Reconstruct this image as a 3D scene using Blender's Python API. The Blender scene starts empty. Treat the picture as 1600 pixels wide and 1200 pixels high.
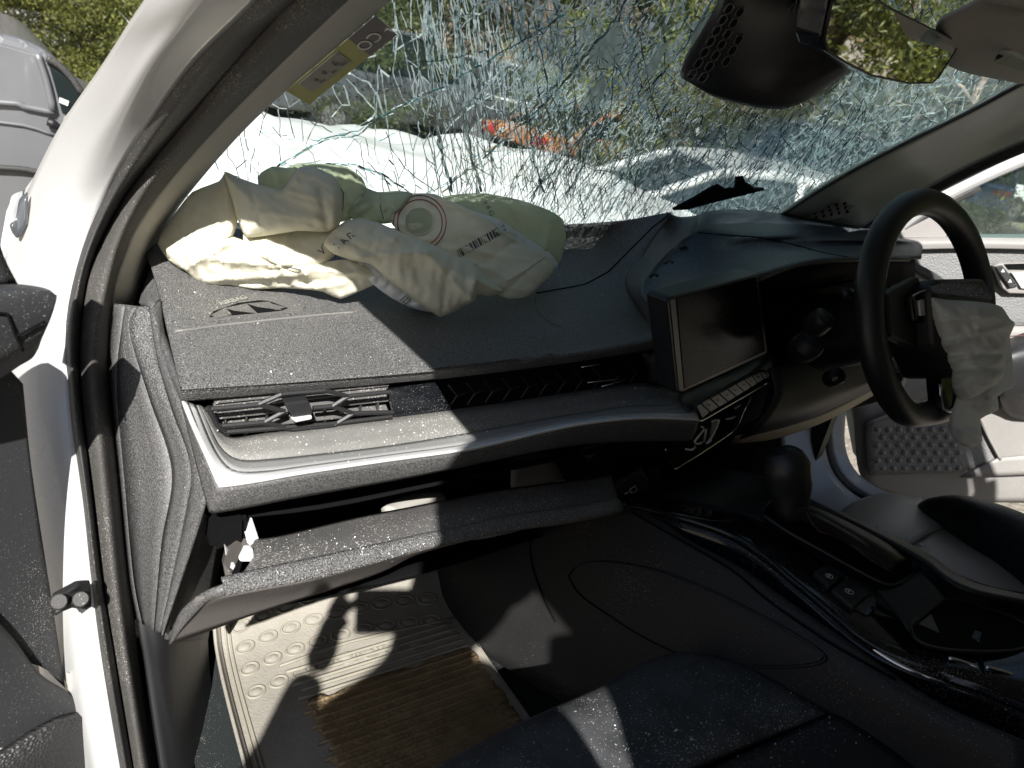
import bpy, bmesh, math, random
import numpy as np
from mathutils import Vector, Matrix, noise
from mathutils.geometry import delaunay_2d_cdt
random.seed(7); rng = np.random.default_rng(7)
S = bpy.context.scene
C = S.collection
# ------------------------------------------------------------------ camera
H = 1.45                                   # camera height above the yard
r_ = Vector((.825, -.538, .170)); u_ = Vector((.087, .419, .904))
f_ = Vector((.558, .731, -.393)).normalized()
r_ = (r_ - f_*r_.dot(f_)).normalized(); u_ = (-f_).cross(r_) * 1.0
CAM = Vector((0, 0, H))
cd = bpy.data.cameras.new('camera'); cam = bpy.data.objects.new('camera', cd); C.objects.link(cam)
cam.matrix_world = Matrix(((r_.x, u_.x, -f_.x, 0), (r_.y, u_.y, -f_.y, 0), (r_.z, u_.z, -f_.z, H), (0, 0, 0, 1)))
cd.sensor_width = 36; cd.lens = 1150/1600*36; cd.clip_start = .02; cd.clip_end = 600
cd.dof.use_dof = True; cd.dof.focus_distance = 1.02; cd.dof.aperture_fstop = 8.5
S.camera = cam
# ------------------------------------------------------------------ light
SUN = Vector((.57, 1.03, -1.0)).normalized()      # the way the sunlight travels
w = bpy.data.worlds.new("World"); S.world = w; w.use_nodes = True
nt = w.node_tree; bg = nt.nodes['Background']
sky = nt.nodes.new('ShaderNodeTexSky'); sky.sky_type = 'NISHITA'; sky.sun_disc = False
sky.sun_elevation = math.asin(-SUN.z); sky.sun_rotation = math.atan2(-SUN.x, -SUN.y)
nt.links.new(sky.outputs[0], bg.inputs[0]); bg.inputs[1].default_value = .05
sl = bpy.data.lights.new('sun', 'SUN'); sl.energy = 5.0; sl.angle = math.radians(.55); sl.color = (1, .97, .925)
so = bpy.data.objects.new('sun', sl); C.objects.link(so); so.location = (0, 0, 20)
so.rotation_euler = SUN.to_track_quat('-Z', 'Y').to_euler()
S.view_settings.view_transform = 'Standard'; S.view_settings.look = 'None'
S.view_settings.exposure = 1.12; S.view_settings.gamma = 1
S.render.engine = 'CYCLES'; S.cycles.max_bounces = 8; S.cycles.transparent_max_bounces = 24
S.cycles.use_denoising = True
# ------------------------------------------------------------------ pixel rays -> places in the car
def ray(px, py): return r_*(px-800) + u_*(600-py) + f_*1150
def Y(px, py, v): d = ray(px, py); return CAM + d*(v/d.y)
def X(px, py, v): d = ray(px, py); return CAM + d*(v/d.x)
def Z(px, py, v): d = ray(px, py); return CAM + d*(v/d.z)
def PL(px, py, p, n):                      # meet a plane given relative to the camera
    d = ray(px, py); p = Vector(p); n = Vector(n); return CAM + d*(p.dot(n)/d.dot(n))
GN = Vector((0, .75, 1)); GP = Vector((0, 1.06, -.22))
def G(px, py, off=0.0):                    # the windscreen plane
    return PL(px, py, GP+Vector((0, 0, off)), GN)
def A(x, y, z): return Vector((x, y, z+H))
# ------------------------------------------------------------------ materials
MATS = {}
def node_mat(name):
    m = bpy.data.materials.new(name); m.use_nodes = True; n = m.node_tree
    return m, n, n.nodes['Principled BSDF'], n.nodes['Material Output']
def mat(name, col, rough=.5, metal=0, grain=None, gstr=.3, dust=0, dustcol=(.45, .43, .39), blotch=0, coat=0, weave=None,
        dscale=900, spec=.5, sheen=0, blotchscale=3, dist=.0006, col2=None, trans=0, peak=0):
    m, n, b, o = node_mat(name); N = n.nodes.new; L = n.links.new
    b.inputs['Roughness'].default_value = rough; b.inputs['Metallic'].default_value = metal
    b.inputs['Coat Weight'].default_value = coat; b.inputs['Coat Roughness'].default_value = .04
    b.inputs['Specular IOR Level'].default_value = spec
    if sheen: b.inputs['Sheen Weight'].default_value = sheen
    tc = N('ShaderNodeTexCoord')
    cs = N('ShaderNodeRGB'); cs.outputs[0].default_value = (*col, 1); cur = cs.outputs[0]
    if blotch or col2:
        t = N('ShaderNodeTexNoise'); t.inputs['Scale'].default_value = blotchscale; t.inputs['Detail'].default_value = 6
        t.inputs['Roughness'].default_value = .65; L(tc.outputs['Object'], t.inputs['Vector'])
        mr = N('ShaderNodeMapRange'); mr.inputs[1].default_value = .35; mr.inputs[2].default_value = .68; L(t.outputs[0], mr.inputs[0])
        mx = N('ShaderNodeMix'); mx.data_type = 'RGBA'; L(mr.outputs[0], mx.inputs[0]); L(cur, mx.inputs[6])
        c2 = col2 if col2 else tuple(min(1, c*(1+blotch)+.01*blotch) for c in col)
        mx.inputs[7].default_value = (*c2, 1); cur = mx.outputs[2]
        rr = N('ShaderNodeMapRange'); rr.inputs[3].default_value = rough*.85; rr.inputs[4].default_value = min(1, rough*1.2)
        L(t.outputs[0], rr.inputs[0]); L(rr.outputs[0], b.inputs['Roughness'])
    if dust:
        v = N('ShaderNodeTexNoise'); v.inputs['Scale'].default_value = dscale; v.inputs['Detail'].default_value = 1
        L(tc.outputs['Object'], v.inputs['Vector'])
        big = N('ShaderNodeTexNoise'); big.inputs['Scale'].default_value = 9; big.inputs['Detail'].default_value = 5
        L(tc.outputs['Object'], big.inputs['Vector'])
        a = N('ShaderNodeMath'); a.operation = 'MULTIPLY_ADD'; a.inputs[1].default_value = .35; L(big.outputs[0], a.inputs[0]); L(v.outputs[0], a.inputs[2])
        mr = N('ShaderNodeMapRange'); mr.inputs[1].default_value = .92-dust*.11; mr.inputs[2].default_value = .97-dust*.11; L(a.outputs[0], mr.inputs[0])
        mx = N('ShaderNodeMix'); mx.data_type = 'RGBA'; L(mr.outputs[0], mx.inputs[0]); L(cur, mx.inputs[6]); mx.inputs[7].default_value = (*dustcol, 1)
        cur = mx.outputs[2]
    if peak:  # glitter painted in: grain tops lightened, pits darkened in the base colour
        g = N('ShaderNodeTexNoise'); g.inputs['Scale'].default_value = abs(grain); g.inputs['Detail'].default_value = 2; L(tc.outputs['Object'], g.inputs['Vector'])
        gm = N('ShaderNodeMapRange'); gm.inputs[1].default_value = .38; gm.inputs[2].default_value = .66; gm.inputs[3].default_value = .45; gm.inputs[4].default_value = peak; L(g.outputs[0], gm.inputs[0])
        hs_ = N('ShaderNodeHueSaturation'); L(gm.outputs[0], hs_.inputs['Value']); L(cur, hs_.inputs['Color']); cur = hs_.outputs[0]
    L(cur, b.inputs['Base Color'])
    if grain:
        t = N('ShaderNodeTexVoronoi') if grain < 0 else N('ShaderNodeTexNoise')
        t.inputs['Scale'].default_value = abs(grain); L(tc.outputs['Object'], t.inputs['Vector'])
        bp = N('ShaderNodeBump'); bp.inputs['Strength'].default_value = gstr; bp.inputs['Distance'].default_value = dist
        L(t.outputs[0], bp.inputs['Height']); L(bp.outputs[0], b.inputs['Normal'])
    if weave:
        s1 = N('ShaderNodeTexWave'); s1.inputs['Scale'].default_value = weave; s1.bands_direction = 'DIAGONAL'; L(tc.outputs['Object'], s1.inputs['Vector'])
        s1.inputs['Distortion'].default_value = .6
        bp = N('ShaderNodeBump'); bp.inputs['Strength'].default_value = gstr; bp.inputs['Distance'].default_value = dist
        L(s1.outputs[1], bp.inputs['Height']); L(bp.outputs[0], b.inputs['Normal'])
    if trans:
        tr = N('ShaderNodeBsdfTranslucent'); L(cur, tr.inputs[0]); mixs = N('ShaderNodeMixShader'); mixs.inputs[0].default_value = trans
        L(b.outputs[0], mixs.inputs[1]); L(tr.outputs[0], mixs.inputs[2]); L(mixs.outputs[0], o.inputs['Surface'])
    MATS[name] = m; return m
mat('white_paint', (.40, .402, .398), .28, coat=.6, blotch=.05, dust=.25, dustcol=(.3, .28, .24), spec=.4)
mat('rubber', (.035, .034, .033), .62, grain=300, gstr=.25, dust=.4)
mat('seal_fabric', (.055, .052, .048), .8, weave=330, gstr=.55, dust=.5, dist=.0005)
mat('headlining', (.30, .28, .255), .9, grain=700, gstr=.2, blotch=.12)
mat('pillar_cloth', (.33, .315, .285), .9, weave=230, gstr=.18, blotch=.1)
mat('far_pillar', (.25, .28, .255), .3, grain=500, gstr=.15, blotch=.5)
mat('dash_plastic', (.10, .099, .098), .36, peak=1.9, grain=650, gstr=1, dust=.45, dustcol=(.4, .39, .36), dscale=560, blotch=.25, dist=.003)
mat('dash_plastic_fine', (.085, .083, .081), .5, grain=600, gstr=.6, dust=.9, dscale=520, blotch=.3)
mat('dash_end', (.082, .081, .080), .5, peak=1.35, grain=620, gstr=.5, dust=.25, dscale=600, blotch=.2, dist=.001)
mat('dash_centre', (.024, .033, .047), .45, grain=620, gstr=.5, dust=.85, blotch=.35)  # dash plastic darkened for the shaded side, with reflected sky tinted in
mat('satin', (.24, .24, .235), .42, grain=700, gstr=.2, dust=.4, dscale=520)
mat('shelf', (.14, .138, .13), .5, grain=500, gstr=.25, dust=.7, dustcol=(.55, .52, .46), blotch=.2, blotchscale=14)
mat('silver', (.66, .66, .66), .3, metal=.15, dust=.5, dscale=500, grain=900, gstr=.1)
mat('black_plastic', (.012, .012, .013), .5, grain=500, gstr=.3)
mat('cavity', (.0025, .0025, .003), .9, spec=.15)  # near-black standing in for the shade inside hollows and gaps
mat('gloss_black', (.006, .007, .009), .10, dust=.08, spec=.5)
mat('screen', (.004, .0045, .005), .2, dust=.25, spec=.02)
mat('bezel', (.009, .010, .011), .4)
mat('chrome', (.75, .76, .78), .12, metal=1)
mat('buttons', (.05, .058, .066), .38, grain=900, gstr=.1)
mat('brown_plastic', (.095, .086, .08), .6, grain=400, gstr=.2, dust=.3, blotch=.2)
mat('tunnel', (.0095, .0092, .0092), .6, grain=600, gstr=.3, dust=.05, blotch=.3)
mat('leather', (.009, .0095, .011), .42, grain=-420, gstr=.35, dust=.15, dist=.0004, blotch=.2)
mat('wheel_leather', (.014, .015, .017), .42, grain=-600, gstr=.2, dist=.0003)
mat('seat_leather', (.36, .35, .33), .42, grain=-420, gstr=.3, dust=.5, dist=.0004, blotch=.2)  # black leather paled: skylight sheen put into the base colour
mat('seat_dusty', (.03, .031, .033), .5, grain=-420, gstr=.3, dust=.45, dscale=500, dustcol=(.5, .5, .45), dist=.0005, blotch=.9, blotchscale=20)
mat('stitch', (.09, .035, .035), .7)
mat('pale_stitch', (.4, .4, .38), .7)
mat('airbag_cloth', (.74, .71, .57), .75, weave=420, gstr=.35, dist=.0004, blotch=.12, blotchscale=8, trans=.25, spec=.3)
mat('airbag_lining', (.50, .54, .37), .7, weave=420, gstr=.3, dist=.0004, trans=.3)
mat('airbag_grey', (.80, .81, .78), .75, weave=420, gstr=.3, dist=.0004, trans=.2)
mat('print_ink', (.06, .06, .08), .8); mat('red_ink', (.34, .05, .07), .8); mat('pink_band', (.55, .36, .32), .8)
mat('mat_rubber', (.225, .21, .18), .75, grain=260, gstr=.5, blotch=.35, blotchscale=10, dust=.4, dustcol=(.4, .36, .28), dist=.0015)
mat('mat_mud', (.16, .11, .055), .42, grain=160, gstr=.9, col2=(.26, .19, .10), blotchscale=30, dist=.003, dust=.6, dustcol=(.6, .52, .4))
mat('mat_raised', (.22, .205, .165), .6, grain=300, gstr=.3, blotch=.2)
mat('carpet', (.006, .010, .0105), .95, grain=900, gstr=.9, dust=.3, dist=.002)
mat('door_plastic', (.028, .029, .031), .55, grain=520, gstr=.6, dust=.35)
mat('door_grey', (.23, .22, .21), .55, grain=600, gstr=.4, dust=.5, blotch=.2)
mat('dark_mesh', (.02, .02, .02), .5, grain=-260, gstr=1, dist=.0015)
mat('speaker_cloth', (.20, .20, .20), .5, grain=-260, gstr=1, dist=.0015)
mat('beige_plastic', (.42, .36, .25), .55)
mat('paper', (.75, .74, .70), .8); mat('sticker_yellow', (.46, .44, .22), .6, trans=.4); mat('sticker_grey', (.20, .19, .19), .6, trans=.2)
mat('sticker_white', (.42, .42, .38), .6, trans=.4); mat('sticker_ink', (.10, .10, .11), .6); mat('sticker_pale', (.55, .54, .52), .6)
mat('crumb', (.75, .78, .78), .2, spec=.8)
mat('van_silver', (.17, .173, .18), .38, metal=.35, coat=.4, blotch=.12, blotchscale=2, dust=.3, dustcol=(.25, .24, .22))
mat('car_glass', (.012, .017, .017), .12, spec=.3)
mat('tyre', (.025, .025, .025), .8, grain=40, gstr=.4)
mat('dark_paint', (.05, .055, .06), .3, coat=.6, blotch=.3); mat('white_body', (.7, .7, .68), .35, coat=.4, blotch=.08)
mat('blue_paint', (.045, .10, .27), .3, coat=.6); mat('red_paint', (.40, .04, .03), .35, coat=.5); mat('orange_paint', (.30, .13, .055), .5)
mat('ground', (.20, .175, .14), .95, col2=(.30, .27, .22), blotchscale=1.3, grain=30, gstr=.8, dist=.02, dust=.5, dscale=60)
mat('bank', (.20, .13, .075), .95, col2=(.09, .10, .04), blotchscale=.5, grain=6, gstr=.9, dist=.3)
mat('bark', (.15, .11, .08), .9, grain=12, gstr=.8, dist=.03, blotch=.5)
mat('pale_bark', (.34, .27, .21), .85, grain=12, gstr=.6, dist=.02, blotch=.4)
mat('skin', (.42, .26, .19), .5); mat('shirt', (.06, .08, .13), .9); mat('trousers', (.05, .05, .055), .9); mat('hair', (.03, .02, .015), .8)
def leafmat(name, c1, c2):
    m, n, b, o = node_mat(name); N = n.nodes.new; L = n.links.new
    g = N('ShaderNodeNewGeometry'); rp = N('ShaderNodeValToRGB'); rp.color_ramp.elements[0].color = (*c1, 1); rp.color_ramp.elements[1].color = (*c2, 1)
    L(g.outputs['Random Per Island'], rp.inputs[0]); L(rp.outputs[0], b.inputs['Base Color']); b.inputs['Roughness'].default_value = .55
    t = N('ShaderNodeBsdfTranslucent'); L(rp.outputs[0], t.inputs[0]); ms = N('ShaderNodeMixShader'); ms.inputs[0].default_value = .35
    L(b.outputs[0], ms.inputs[1]); L(t.outputs[0], ms.inputs[2]); L(ms.outputs[0], o.inputs[0]); MATS[name] = m
leafmat('leaf_bright', (.035, .055, .012), (.24, .25, .06)); leafmat('leaf_dark', (.02, .035, .012), (.09, .11, .035)); leafmat('leaf_dry', (.10, .08, .05), (.30, .25, .16))
def clear_mat(name, tint, gloss, milk=0):
    m = bpy.data.materials.new(name); m.use_nodes = True; n = m.node_tree; n.nodes.remove(n.nodes['Principled BSDF']); o = n.nodes['Material Output']
    N = n.nodes.new; L = n.links.new
    t = N('ShaderNodeBsdfTransparent'); t.inputs[0].default_value = (*tint, 1)
    gl = N('ShaderNodeBsdfGlossy'); gl.inputs['Roughness'].default_value = .03
    fr = N('ShaderNodeFresnel'); fr.inputs[0].default_value = gloss
    m1 = N('ShaderNodeMixShader'); L(fr.outputs[0], m1.inputs[0]); L(t.outputs[0], m1.inputs[1]); L(gl.outputs[0], m1.inputs[2]); cur = m1.outputs[0]
    if milk:
        d = N('ShaderNodeBsdfDiffuse'); d.inputs[0].default_value = (.42, .60, .58, 1); tl = N('ShaderNodeBsdfTranslucent'); tl.inputs[0].default_value = (.42, .60, .58, 1)
        dd = N('ShaderNodeMixShader'); L(d.outputs[0], dd.inputs[1]); L(tl.outputs[0], dd.inputs[2])
        m2 = N('ShaderNodeMixShader'); m2.inputs[0].default_value = milk; L(cur, m2.inputs[1]); L(dd.outputs[0], m2.inputs[2]); cur = m2.outputs[0]
    L(cur, o.inputs[0]); MATS[name] = m
def frost_mat(name, tint, rough, ior, clear, milk):
    m = bpy.data.materials.new(name); m.use_nodes = True; n = m.node_tree; n.nodes.remove(n.nodes['Principled BSDF']); o = n.nodes['Material Output']
    N = n.nodes.new; L = n.links.new
    t = N('ShaderNodeBsdfTransparent'); t.inputs[0].default_value = (*tint, 1)
    rf = N('ShaderNodeBsdfRefraction'); rf.inputs['Color'].default_value = (*tint, 1); rf.inputs['Roughness'].default_value = rough; rf.inputs['IOR'].default_value = ior
    m1 = N('ShaderNodeMixShader'); m1.inputs[0].default_value = 1-clear; L(t.outputs[0], m1.inputs[1]); L(rf.outputs[0], m1.inputs[2])
    d = N('ShaderNodeBsdfTranslucent'); d.inputs[0].default_value = (.86, .97, .95, 1); gl = N('ShaderNodeBsdfDiffuse'); gl.inputs[0].default_value = (.86, .97, .95, 1)
    dd = N('ShaderNodeMixShader'); L(d.outputs[0], dd.inputs[1]); L(gl.outputs[0], dd.inputs[2])
    m2 = N('ShaderNodeMixShader'); m2.inputs[0].default_value = milk; L(m1.outputs[0], m2.inputs[1]); L(dd.outputs[0], m2.inputs[2])
    L(m2.outputs[0], o.inputs[0]); MATS[name] = m
clear_mat('windscreen_glass', (.90, .97, .955), 1.35, .012)
frost_mat('crack_pale', (1, 1, 1), .5, 1.2, .02, .72)
clear_mat('crack_dark', (.20, .42, .44), 1.35, .10)
clear_mat('crack_amber', (.55, .35, .16), 1.35, .25)
frost_mat('crush_milk', (.94, .99, .985), .22, 1.06, .30, .24)
def crazed(m, spots):
    n = m.node_tree; N = n.nodes.new; L = n.links.new; o = n.nodes['Material Output']; base = o.inputs[0].links[0].from_socket
    tc = N('ShaderNodeTexCoord'); acc = None
    for (p, rad, amt) in spots:
        vm = N('ShaderNodeVectorMath'); vm.operation = 'DISTANCE'; L(tc.outputs['Object'], vm.inputs[0]); vm.inputs[1].default_value = p
        mr = N('ShaderNodeMapRange'); mr.interpolation_type = 'SMOOTHSTEP'; mr.inputs[1].default_value = 0; mr.inputs[2].default_value = rad; mr.inputs[3].default_value = amt; mr.inputs[4].default_value = 0; L(vm.outputs['Value'], mr.inputs[0])
        if acc is None: acc = mr.outputs[0]
        else: mx = N('ShaderNodeMath'); mx.operation = 'MAXIMUM'; L(acc, mx.inputs[0]); L(mr.outputs[0], mx.inputs[1]); acc = mx.outputs[0]
    t = N('ShaderNodeTexNoise'); t.inputs['Scale'].default_value = 14; t.inputs['Detail'].default_value = 5; L(tc.outputs['Object'], t.inputs['Vector'])
    mm = N('ShaderNodeMath'); mm.operation = 'MULTIPLY'; L(acc, mm.inputs[0]); nm = N('ShaderNodeMapRange'); nm.inputs[1].default_value = .3; nm.inputs[2].default_value = .7; nm.inputs[3].default_value = .55; nm.inputs[4].default_value = 1.2; L(t.outputs[0], nm.inputs[0]); L(nm.outputs[0], mm.inputs[1])
    d = N('ShaderNodeBsdfDiffuse'); d.inputs[0].default_value = (.62, .86, .84, 1); tl = N('ShaderNodeBsdfTranslucent'); tl.inputs[0].default_value = (.62, .86, .84, 1)
    dd = N('ShaderNodeMixShader'); dd.inputs[0].default_value = .6; L(d.outputs[0], dd.inputs[1]); L(tl.outputs[0], dd.inputs[2])
    ms = N('ShaderNodeMixShader'); L(mm.outputs[0], ms.inputs[0]); L(base, ms.inputs[1]); L(dd.outputs[0], ms.inputs[2]); L(ms.outputs[0], o.inputs[0])
crazed(MATS['windscreen_glass'], [(tuple(G(1230, 250)), .52, .60), (tuple(G(1010, 300)), .26, .36), (tuple(G(1480, 150)), .34, .42), (tuple(G(940, 120)), .22, .16)])
clear_mat('side_glass', (.72, .78, .76), 1.4, .03)
m, n, b, o = node_mat('mirror_glass'); b.inputs['Base Color'].default_value = (.86, .88, .86, 1); b.inputs['Metallic'].default_value = 1; b.inputs['Roughness'].default_value = .015; MATS['mirror_glass'] = m
# ------------------------------------------------------------------ object helpers
def link(name, me, mt=None, parent=None, smooth=True, label=None):
    if mt:
        me.materials.append(MATS[mt])
    o = bpy.data.objects.new(name, me); C.objects.link(o)
    if smooth: me.shade_smooth()
    if parent is not None:
        o.parent = parent; o.matrix_parent_inverse = parent_inv(parent)
    if label: o['label'] = label
    return o
def parent_inv(p):                          # parts sit at the world's origin, things at their base
    if p.parent or p.type != 'EMPTY': return Matrix.Identity(4)
    return (Matrix.Translation(p.location) @ p.rotation_euler.to_matrix().to_4x4()).inverted()
def pydata(name, v, f, mt, parent=None, smooth=True, label=None):
    me = bpy.data.meshes.new(name); me.from_pydata([tuple(p) for p in v], [], f); me.update()
    return link(name, me, mt, parent, smooth, label)
def cr(P, k):                              # Catmull-Rom through the rows of P
    if k <= 1 or len(P) < 3: 
        if len(P) == 2 and k > 1: return [P[0].lerp(P[1], i/k) for i in range(k)]+[P[1]]
        return list(P)
    out = []
    for i in range(len(P)-1):
        p0 = P[i-1] if i else P[0]*2-P[1]; p1 = P[i]; p2 = P[i+1]; p3 = P[i+2] if i+2 < len(P) else p2*2-p1
        for j in range(k):
            t = j/k; out.append(.5*((2*p1)+(p2-p0)*t+(2*p0-5*p1+4*p2-p3)*t*t+(3*p1-p0-3*p2+p3)*t**3))
    out.append(P[-1]); return out
def resample(P, n):
    P = cr(P, 6); L = [0]
    for a, b in zip(P, P[1:]): L.append(L[-1]+(b-a).length)
    out = []; j = 0
    for i in range(n):
        t = L[-1]*i/(n-1)
        while j < len(P)-2 and L[j+1] < t: j += 1
        s = (t-L[j])/max(1e-9, L[j+1]-L[j]); out.append(P[j].lerp(P[j+1], max(0, min(1, s))))
    return out
def surf(name, rows, mt, parent=None, ku=4, kv=4, thick=.004, smooth=True, label=None, n=None, mod=None, closed=False):
    if n: rows = [resample(r, n) for r in rows]
    else: rows = [cr(r, ku) for r in rows]
    cols = [cr([r[i] for r in rows], kv) for i in range(len(rows[0]))]
    nu, nv = len(cols), len(cols[0])
    v = [cols[i][j] for i in range(nu) for j in range(nv)]
    if mod: v = mod(v)
    f = []
    # face the camera
    a, b_, c_ = cols[nu//2][nv//2], cols[min(nu//2+1, nu-1)][nv//2], cols[nu//2][min(nv//2+1, nv-1)]
    if nv//2+1 >= nv: c_ = cols[nu//2][nv//2-1]
    if nu//2+1 >= nu: b_ = cols[nu//2-1][nv//2]
    flip = False
    for i in range(nu-1):
        for j in range(nv-1): f.append((i*nv+j, (i+1)*nv+j, (i+1)*nv+j+1, i*nv+j+1))
    q = f[len(f)//2]; nn = (v[q[1]]-v[q[0]]).cross(v[q[3]]-v[q[0]])
    if nn.dot(CAM-v[q[0]]) < 0: f = [tuple(reversed(t)) for t in f]
    o = pydata(name, v, f, mt, parent, smooth, label)
    if thick:
        s = o.modifiers.new('thickness', 'SOLIDIFY'); s.thickness = thick; s.offset = -1
    return o
def hull_bm(pts, vec, bev=0.0, seg=2):
    """prism: polygon of 3D points pushed by vec"""
    bm = bmesh.new(); a = [bm.verts.new(p) for p in pts]; b = [bm.verts.new(p+vec) for p in pts]; n = len(pts)
    bm.faces.new(a); bm.faces.new(list(reversed(b)))
    for i in range(n): bm.faces.new((a[(i+1) % n], a[i], b[i], b[(i+1) % n]))
    bmesh.ops.recalc_face_normals(bm, faces=bm.faces)
    if bev: bmesh.ops.bevel(bm, geom=list(bm.edges), offset=bev, segments=seg, affect='EDGES', profile=.6, clamp_overlap=True)
    return bm
def prism(name, pts, vec, mt, parent=None, bev=.002, label=None, smooth=False, seg=2):
    bm = hull_bm(pts, Vector(vec), bev, seg); me = bpy.data.meshes.new(name); bm.to_mesh(me); bm.free()
    return link(name, me, mt, parent, smooth, label)
def box(name, c, s, mt, parent=None, bev=.004, rot=None, label=None, seg=2):
    bm = bmesh.new(); bmesh.ops.create_cube(bm, size=1)
    M = Matrix.Translation(c) @ ((rot.to_matrix().to_4x4()) if rot else Matrix.Identity(4)) @ Matrix.Diagonal((*s, 1))
    bmesh.ops.transform(bm, matrix=M, verts=bm.verts)
    if bev: bmesh.ops.bevel(bm, geom=list(bm.edges), offset=bev, segments=seg, affect='EDGES', clamp_overlap=True)
    bmesh.ops.recalc_face_normals(bm, faces=bm.faces)
    me = bpy.data.meshes.new(name); bm.to_mesh(me); bm.free(); return link(name, me, mt, parent, False, label)
def tube_vf(P, R, seg=12, closed=False, flat=None):
    v = []; f = []; n = len(P); up0 = Vector((.3, .2, 1)); prev = None
    for i in range(n):
        a = P[i-1] if (i or closed) else P[0]; b = P[(i+1) % n] if (i < n-1 or closed) else P[-1]
        t = (b-a).normalized(); s = t.cross(prev if prev else up0).normalized(); w_ = s.cross(t).normalized(); prev = w_
        rr = R[i] if hasattr(R, '__len__') else R
        for k in range(seg):
            q = 2*math.pi*k/seg; v.append(P[i] + s*math.cos(q)*rr + w_*math.sin(q)*rr*(flat or 1))
    m_ = n if closed else n-1
    for i in range(m_):
        for k in range(seg):
            a = i*seg+k; b = i*seg+(k+1) % seg; c = ((i+1) % n)*seg+(k+1) % seg; d = ((i+1) % n)*seg+k; f.append((a, d, c, b))
    if not closed: f.append(tuple(range(seg))); f.append(tuple(reversed(range((n-1)*seg, n*seg))))
    return v, [tuple(reversed(q)) for q in f]
def tube(name, P, R, mt, parent=None, seg=12, closed=False, k=4, label=None, flat=None):
    if k > 1:
        P2 = cr(P, k)
        if hasattr(R, '__len__'): R = [R[min(len(R)-1, i//k)]*(1-(i % k)/k)+R[min(len(R)-1, i//k+1)]*((i % k)/k) for i in range(len(P2))]
        P = P2
    v, f = tube_vf(P, R, seg, closed, flat); return pydata(name, v, f, mt, parent, True, label)
def text(name, s, origin, xdir, ydir, size, mt, parent=None, depth=.0004):
    cu = bpy.data.curves.new(name, 'FONT'); cu.body = s; cu.size = size; cu.extrude = depth
    o = bpy.data.objects.new(name, cu); xd = xdir.normalized(); zd = xd.cross(ydir).normalized(); yd = zd.cross(xd)
    M = Matrix((( xd.x, yd.x, zd.x, origin.x), (xd.y, yd.y, zd.y, origin.y), (xd.z, yd.z, zd.z, origin.z), (0, 0, 0, 1)))
    me = bpy.data.meshes.new_from_object(o); bpy.data.objects.remove(o)
    me.transform(M); me.materials.clear(); return link(name, me, mt, parent, False)
def thing(name, label, cat, loc, group=None):
    o = bpy.data.objects.new(name, None); C.objects.link(o); o.location = loc; o.empty_display_size = .2
    o['label'] = label; o['category'] = cat
    if group: o['group'] = group
    return o
def tag(o, label, cat, group=None, kind=None):
    if kind: o['kind'] = kind
    if label: o['label'] = label
    if cat: o['category'] = cat
    if group: o['group'] = group
    return o
def part(name, parent, loc=None):           # a part that only gathers sub-parts
    o = bpy.data.objects.new(name, None); C.objects.link(o); o.parent = parent; o.location = (0, 0, 0)
    o.matrix_parent_inverse = Matrix.Translation(parent.location).inverted(); return o
CAR = thing('wrecked_car', 'crashed white car with deployed airbags and shattered windscreen, seen through its open passenger door', 'car', (.8, .3, 0))
# ================================================================== THE CAR: body around the passenger door
def interp(tab, v):
    for (a, ya), (b, yb) in zip(tab, tab[1:]):
        if v <= b: return ya+(yb-ya)*max(0, (v-a)/(b-a))
    return tab[-1][1]
SEAMY = [(-140, .50), (0, .62), (65, .70), (208, .85), (300, .92), (382, .93), (442, .90), (525, .87), (600, .85), (737, .80), (900, .75), (1000, .72), (1300, .66)]
def band(pts, off): return [Y(px, py, interp(SEAMY, py)+off) for px, py in pts]
L0 = [(330, -140), (225, 0), (160, 100), (92, 200), (42, 300), (14, 370), (4, 440), (0, 510), (2, 600), (16, 737), (35, 900), (60, 1040), (98, 1250)]
L0b = [(395, -140), (278, 0), (220, 80), (150, 190), (88, 290), (58, 360), (45, 430), (38, 510), (36, 600), (50, 737), (75, 900), (102, 1060), (140, 1250)]
L1 = [(455, -140), (332, 0), (237, 100), (170, 212), (125, 287), (100, 350), (84, 430), (74, 510), (74, 600), (84, 720), (104, 880), (124, 1040), (160, 1250)]
L2 = [(525, -140), (400, 3), (295, 108), (212, 225), (170, 295), (140, 357), (120, 417), (105, 487), (102, 550), (107, 600), (112, 662), (130, 787), (142, 900), (160, 1037), (196, 1250)]
SM = [(620, -140), (462, 0), (400, 62), (275, 208), (200, 300), (155, 382), (135, 442), (125, 525), (125, 600), (140, 737), (159, 900), (175, 1000), (216, 1250)]
S2m = [(650, -140), (504, 0), (400, 100), (293, 220), (226, 300), (185, 375), (166, 440), (150, 525), (148, 600), (162, 737), (180, 900), (198, 1030), (232, 1250)]
S3 = [(700, -140), (545, 0), (400, 138), (312, 230), (252, 300), (212, 357), (200, 387), (179, 447), (172, 525), (171, 600), (185, 737), (201, 900), (225, 1075), (256, 1250)]
body = surf('door_pillar', [band(L0, .10), band(L0b, .045), band(L1, .015), band(L2, .0)], 'white_paint', CAR, n=60, kv=5, thick=.02)
sm_ = lambda p: p
s1m = [a.lerp(b, .45) for a, b in zip(resample(band(L2, -.004), 60), resample(band(SM, .0), 60))]
s1m = [p + (CAM-p).normalized()*.014 for p in s1m]
surf('door_seal', [resample(band(L2, 0), 60), s1m, resample(band(SM, .006), 60)], 'rubber', CAR, n=60, kv=6, thick=.003, label='outer rubber door seal')
s2 = [p + (CAM-p).normalized()*.016 for p in resample(band(S2m, .0), 60)]
surf('door_seal', [resample(band(SM, .006), 60), s2, resample(band(S3, .022), 60)], 'seal_fabric', CAR, n=60, kv=6, thick=.003, label='inner ribbed fabric door seal')
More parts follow.
